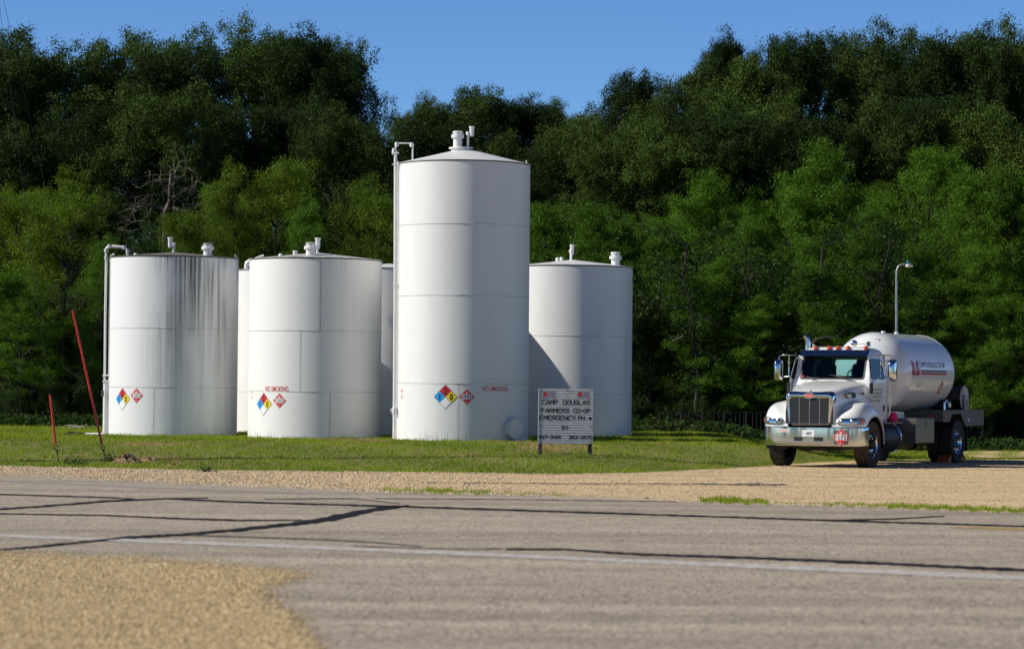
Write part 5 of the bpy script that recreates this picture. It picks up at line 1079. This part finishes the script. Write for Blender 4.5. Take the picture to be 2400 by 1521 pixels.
def where(px):
    for lim, s in ((0, 'beyond the left edge of the bank'), (170, 'at the far left behind the guy wires'), (300, 'left of the streaked tank'), (440, 'behind the streaked tank'), (570, 'right of the streaked tank'), (700, 'left behind the second tank'), (800, 'right behind the second tank'), (925, 'just left of the tallest tank'), (1080, 'behind the tallest tank'), (1240, 'right behind the tallest tank'),
                   (1340, 'left above the right tank'), (1480, 'right above the right tank'), (1600, 'just right of the tanks'), (1720, 'midway between the tanks and the truck'), (1830, 'left of the truck mirror'), (1960, 'above the truck hood'), (2060, 'above the truck cab'), (2160, 'by the street lamp'), (2300, 'above the propane vessel'), (9999, 'at the far right edge')):
        if px < lim: return s
# tall dark oaks on the hill: (pixel x, top y, distance, half width px, kind)
oaks = [(-60, 70, 104, 190, 'oak'), (60, 110, 100, 150, 'oak'), (215, 112, 101, 165, 'oak'), (370, 78, 104, 150, 'oak'), (445, 128, 99, 130, 'oak_d'), (590, 60, 105, 120, 'oak'), (690, 92, 102, 140, 'oak_d'), (765, 100, 104, 105, 'oak'), (795, 165, 100, 70, 'oak_d'),
        (850, 290, 99, 52, 'oak'), (1010, 232, 108, 75, 'oak'), (1085, 212, 110, 120, 'oak'), (1190, 232, 109, 105, 'oak_d'), (1290, 248, 112, 105, 'oak'), (1400, 262, 107, 110, 'oak'), (1485, 178, 104, 100, 'oak_d'), (1570, 205, 101, 100, 'oak'), (1645, 150, 104, 100, 'oak'), (1700, 95, 106, 80, 'oak_d'), (1795, 118, 103, 125, 'oak'),
        (1895, 88, 104, 120, 'oak_d'), (2000, 92, 106, 120, 'oak'), (2095, 70, 104, 125, 'oak'), (2215, 82, 102, 140, 'oak_d'), (2340, 60, 104, 150, 'oak'), (2450, 90, 103, 140, 'oak')]
# second rank, lower and nearer
mid = [(60, 330, 92, 150, 'oak_d'), (230, 250, 93, 140, 'oak_d'), (365, 205, 92, 140, 'oak'), (500, 255, 94, 120, 'oak_d'), (640, 250, 94, 130, 'oak_d'), (760, 262, 92, 120, 'oak'), (890, 385, 91, 80, 'oak'), (1040, 300, 95, 110, 'oak_d'), (1150, 320, 95, 130, 'oak'), (1290, 335, 94, 120, 'oak_d'),
       (1420, 300, 93, 120, 'oak'), (1540, 290, 92, 120, 'oak'), (1660, 270, 93, 125, 'oak_d'), (1780, 230, 94, 130, 'oak'), (1910, 270, 92, 120, 'oak_d'), (2040, 250, 93, 130, 'oak'), (2180, 240, 93, 130, 'oak_d'), (2320, 260, 92, 140, 'oak'), (2440, 300, 91, 130, 'oak_d'), (-60, 300, 92, 150, 'oak')]
front = [(1330, 560, 88, 120, 'locust'), (1600, 470, 89, 130, 'locust'), (1700, 450, 90, 120, 'locust'), (1790, 560, 87, 120, 'locust'), (1880, 470, 89, 120, 'locust'), (2010, 560, 87, 120, 'locust'), (2100, 430, 90, 120, 'locust'), (2210, 520, 87, 120, 'locust'), (2310, 470, 90, 120, 'locust'), (2420, 540, 87, 120, 'locust'), (1530, 600, 86, 100, 'locust'), (70, 520, 86, 110, 'willow'), (600, 520, 86, 130, 'willow'), (830, 560, 86, 100, 'willow'), (2130, 560, 81, 80, 'locust'), (2270, 580, 80.5, 90, 'locust'), (1990, 700, 79.8, 80, 'locust'), (1700, 600, 81, 90, 'locust'), (1870, 560, 81.5, 90, 'locust'), (20, 440, 84, 110, 'willow'), (155, 405, 83, 110, 'willow'), (235, 560, 81, 75, 'locust'), (440, 500, 82, 75, 'willow'), (330, 515, 80, 60, 'bush'), (545, 390, 83, 85, 'willow'), (655, 380, 84, 110, 'willow'), (735, 470, 82, 85, 'locust'), (860, 425, 83, 110, 'willow'), (960, 500, 84, 90, 'willow'),
         (1290, 480, 84, 110, 'locust'), (1385, 480, 83, 95, 'locust'), (1470, 500, 84, 90, 'locust'), (1560, 520, 83, 95, 'locust'), (1660, 415, 86, 105, 'locust'), (1740, 500, 83, 95, 'locust'), (1830, 445, 85, 105, 'locust'), (1960, 345, 86, 130, 'locust'), (2060, 470, 83, 90, 'locust'), (2160, 352, 87, 110, 'locust'), (2260, 400, 84, 110, 'locust'), (2370, 380, 85, 110, 'locust'), (2460, 430, 84, 100, 'locust'),
         (1610, 640, 80.5, 90, 'locust'), (1790, 690, 80, 90, 'locust'), (1930, 620, 80.5, 95, 'locust'), (2190, 620, 80.5, 100, 'locust'), (2330, 650, 80, 100, 'locust'), (60, 640, 80.5, 100, 'locust'), (1500, 700, 81, 70, 'oak_d')]
sz = {}
def tree_label(kind, px, ytop, rank):
    kk = {'oak': 'green oak', 'oak_d': 'very dark oak', 'locust': 'bright feathery locust', 'willow': 'yellow green tree', 'bush': 'round leafed young tree'}[kind]
    rr = {0: 'on the skyline', 1: 'halfway up', 2: 'in front'}[rank]
    base = f'{kk} {rr} {where(px)}'
    n = sz.get(base, 0); sz[base] = n + 1
    return base + ('' if n == 0 else [', right one', ', rightmost', ', lowest'][min(n, 3) - 1])
for rank, (lst, grp) in enumerate(((oaks, 'tall oaks along the hilltop'), (mid, 'dark oaks on the slope'), (front, 'smaller trees at the front of the wood'))):
    for (px, yt, D, hp, kind) in lst: plant(kind, px, yt, D, hp, tree_label(kind, px, yt, rank), grp)
# wood on the far side of the road, behind the camera (seen in the chrome)
bl = []
for i in range(150): a = i / 150; bl.append((-260 + 440 * a + random.gauss(0, 3), -75 + 20 * math.sin(a * 9) + random.gauss(0, 5), random.uniform(2, 12), random.uniform(3, 5.5), random.uniform(2.5, 4.5)))
bl = np.array(bl); n = 45000; b = bl[rng.integers(0, 150, n)]; P = b[:, :3] + unit(rng.normal(size=(n, 3))) * rng.uniform(.7, 1, (n, 1)) * b[:, [3, 3, 4]]; P[:, 2] = np.abs(P[:, 2])
o = bpy.data.objects.new('distant_wood', cards_mesh('distant_wood', leaves(P, .8, .7, .5, None), 4, rng.random(n), M['oak'])); col.objects.link(o); tag(o, 'far off wood across the field on the near side of the road', 'wood', kind='stuff')
# bare pale limbed tree behind the streaked tank
r = random.Random(5); root = empty('dead_tree', (at(400, 700, 84)[0], 84, float(ground_z(-10, 84)))); tag(root, 'half dead tree with crooked bare pale limbs above the streaked tank', 'tree'); mb = MB()
def dl(px, py): p = at(px, py, 84); return Vector((p[0] - root.location.x, r.gauss(0, .15), p[2] - root.location.z))
mb.tube([dl(386, 900), dl(388, 620), dl(387, 530), dl(392, 496), dl(398, 470), dl(402, 440), dl(398, 400)], [.15, .11, .09, .08, .06, .05, .02], M['bark_pale'], 8)
for pts, r0 in (([(392, 496), (405, 488), (430, 494), (450, 488), (475, 476), (500, 470)], .07), ([(392, 496), (375, 488), (360, 480), (345, 482), (322, 492), (300, 520)], .05), ([(400, 466), (418, 458), (430, 445), (450, 436), (462, 425)], .06), ([(400, 455), (390, 440), (378, 430), (362, 425), (345, 432)], .04), ([(402, 440), (410, 425), (412, 405), (420, 380)], .045), ([(345, 482), (335, 470), (318, 462)], .025), ([(322, 492), (310, 500), (298, 515), (292, 540)], .02), ([(360, 480), (350, 500), (338, 515), (330, 535)], .02), ([(430, 445), (440, 452), (455, 450)], .02), ([(450, 488), (462, 500), (480, 505)], .02), ([(378, 430), (370, 410), (352, 400)], .02), ([(410, 425), (430, 412), (440, 395)], .02)):
    P = [dl(*p) for p in pts]; mb.tube(P, [r0 * (1 - .75 * i / (len(P) - 1)) for i in range(len(P))], M['bark_pale'], 6, False)
    for q in P[1:]:
        for _ in range(4):
            e = q + Vector((r.gauss(0, .35), r.gauss(0, .3), r.gauss(-.05, .3))); mb.tube([q, q.lerp(e, .5) + Vector((0, 0, r.gauss(0, .06))), e], [.014, .010, .005], M['bark_pale'], 4, False)
mb.build('trunk', root, smooth=60)
# pale fallen limbs and thin bare saplings in the shade
def limb(pts, D, r0, label):
    P = [Vector(at(a, b, D)) for a, b in pts]; mb = MB(); mb.tube(P, [r0 * (1 - .7 * i / (len(P) - 1)) for i in range(len(P))], M['bark_pale'], 6, False)
    for q in P[1:]:
        for _ in range(2): e = q + Vector((r.gauss(0, .3), 0, r.gauss(.1, .25))); mb.tube([q, e], [.012, .004], M['bark_pale'], 4, False)
    o = mb.build('bare_branch', smooth=0); tag(o, label, 'branch')
limb([(150, 858), (165, 872), (180, 878), (195, 895), (202, 905)], 79.5, .03, 'bare pale broken branch in the shade left of the guy wire')
limb([(1575, 800), (1595, 792), (1620, 770), (1645, 750), (1665, 742)], 79.5, .035, 'long pale bare branch in the shade between the tanks and the truck')
limb([(1895, 810), (1915, 795), (1940, 788), (1960, 790), (1975, 803)], 79, .03, 'arched pale bare branch above the truck cab')
# trunks visible in the dark foot of the wood
for px, D, rr_, y1 in ((1525, 80.6, .09, 640), (1638, 79.6, .11, 560), (1700, 82, .10, 600), (1570, 84, .09, 600), (1760, 80.5, .08, 640), (1850, 81, .08, 600), (1965, 80, .10, 560), (2075, 80, .07, 560), (2090, 80.4, .06, 600), (225, 83, .08, 650)):
    x = at(px, 900, D)[0]; zg = float(ground_z(x, D)); mb = MB(); P = [Vector((x, D, zg - .2))]; zt = at(px, y1, D)[2]
    for i in range(6): P.append(P[-1] + Vector((r.gauss(0, .17), r.gauss(0, .05), (zt - zg) / 6)))
    root = empty('sapling', (x, D, zg)); tag(root, 'thin dark trunk in the shade ' + where(px), 'tree', 'thin trunks in the shade'); P = [p - root.location for p in P]
    mb.tube(P, [rr_ * .65 * (1 - .5 * i / 6) for i in range(7)], M['bark'], 7, False)
    tips = []
    for q in P[2:]:
        for _ in range(3):
            e = q + Vector((r.gauss(0, .8), r.gauss(0, .5), r.uniform(-.1, .7))); m_ = q.lerp(e, .5) + Vector((0, 0, .08)); mb.tube([q, m_, e], [.018, .012, .005], M['bark'], 4, False); tips += [e, m_]
    mb.build('trunk', root, smooth=60); tp = np.array([tuple(t) for t in tips]); n = 2600; P_ = tp[rng.integers(0, len(tp), n)] + rng.normal(size=(n, 3)) * [.28, .22, .16]
    o = bpy.data.objects.new('crown', cards_mesh('crown', leaves(P_, .10, .5, .5, None, .2), 4, rng.random(n), M['bush'])); col.objects.link(o); o.parent = root
# shrubs along the foot of the wood
for i, px in enumerate((-230, -400, -590, -800, 2590, 2740, 2920, 3120)):   # the wood goes on beyond the frame
    plant('oak', px, 110 + 30 * (i % 2), 101, 170, f'outer oak on the skyline, {"left" if px < 0 else "right"} end of the wood, number {i % 4 + 1} outwards', 'tall oaks along the hilltop')
    plant('oak_d', px + 60, 300, 92, 150, f'outer dark oak halfway up, {"left" if px < 0 else "right"} end, number {i % 4 + 1} outwards', 'dark oaks on the slope')
    plant('locust', px + 20, 450 + 30 * (i % 3), 83, 120, f'outer locust in front, {"left" if px < 0 else "right"} end, number {i % 4 + 1} outwards', 'smaller trees at the front of the wood')
used_l = {}
k = 0
for px in list(range(-60, 240, 42)) + list(range(1480, 2480, 40)):
    for D, yt in ((80.2, 905 + 40 * math.sin(px * 1.7)), (83.5, 800 + 50 * math.sin(px * 2.3))):
        near = D < 82
        base = ('low dark shrub in the shade ' if near else 'taller dark shrub behind the low ones ') + where(px); n = used_l.get(base, 0); used_l[base] = n + 1
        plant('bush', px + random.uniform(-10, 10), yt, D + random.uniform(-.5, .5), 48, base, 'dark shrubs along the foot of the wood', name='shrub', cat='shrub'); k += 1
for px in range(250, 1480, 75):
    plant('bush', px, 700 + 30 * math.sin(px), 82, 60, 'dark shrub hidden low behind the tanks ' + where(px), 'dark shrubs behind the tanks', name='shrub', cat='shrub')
# ground cover
n = 90000; x = rng.uniform(-22, 26, n); y = 77.5 + rng.exponential(5, n); z = ground_z(x, y) + rng.random(n) ** 2 * (.35 + .5 * np.clip((y - 79) / 3, 0, 1)); k = y < 110
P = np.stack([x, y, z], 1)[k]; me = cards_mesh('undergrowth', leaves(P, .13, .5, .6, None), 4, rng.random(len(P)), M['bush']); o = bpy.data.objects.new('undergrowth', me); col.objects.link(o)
tag(o, 'dark tangled undergrowth covering the slope under the trees', 'undergrowth', kind='stuff')
# low wire fence in the shade
x0, x1 = at(1545, 1000, 78.6)[0], at(1800, 1000, 78.6)[0]; fz = float(ground_z((x0 + x1) / 2, 78.6)); fr = tag(empty('fence', (x0, 78.6, fz)), 'low dark wire fence in the shade at the foot of the wood', 'fence'); Lf = x1 - x0
for i in range(6):
    mb = MB(); mb.tube([(Lf * i / 5, 0, -.1), (Lf * i / 5, 0, .62)], .02, M['frame_dark'], 8); mb.build('post', fr)
for zz in (.6, .1): mb = MB(); mb.tube([(0, 0, zz), (Lf, 0, zz)], .012, M['frame_dark'], 6); mb.build('rail', fr)
mb = MB()
for i in range(int(Lf / .12)): mb.tube([(i * .12, 0, .1), (i * .12, 0, .6)], .006, M['frame_dark'], 4, False)
mb.build('wire_mesh', fr, smooth=0)
for (kind, i) in [(k_, j) for k_ in PROTO for j in range(len(PROTO[k_]))]:
    if (kind, i) not in used:
        for o in PROTO[kind][i]: bpy.data.objects.remove(o)
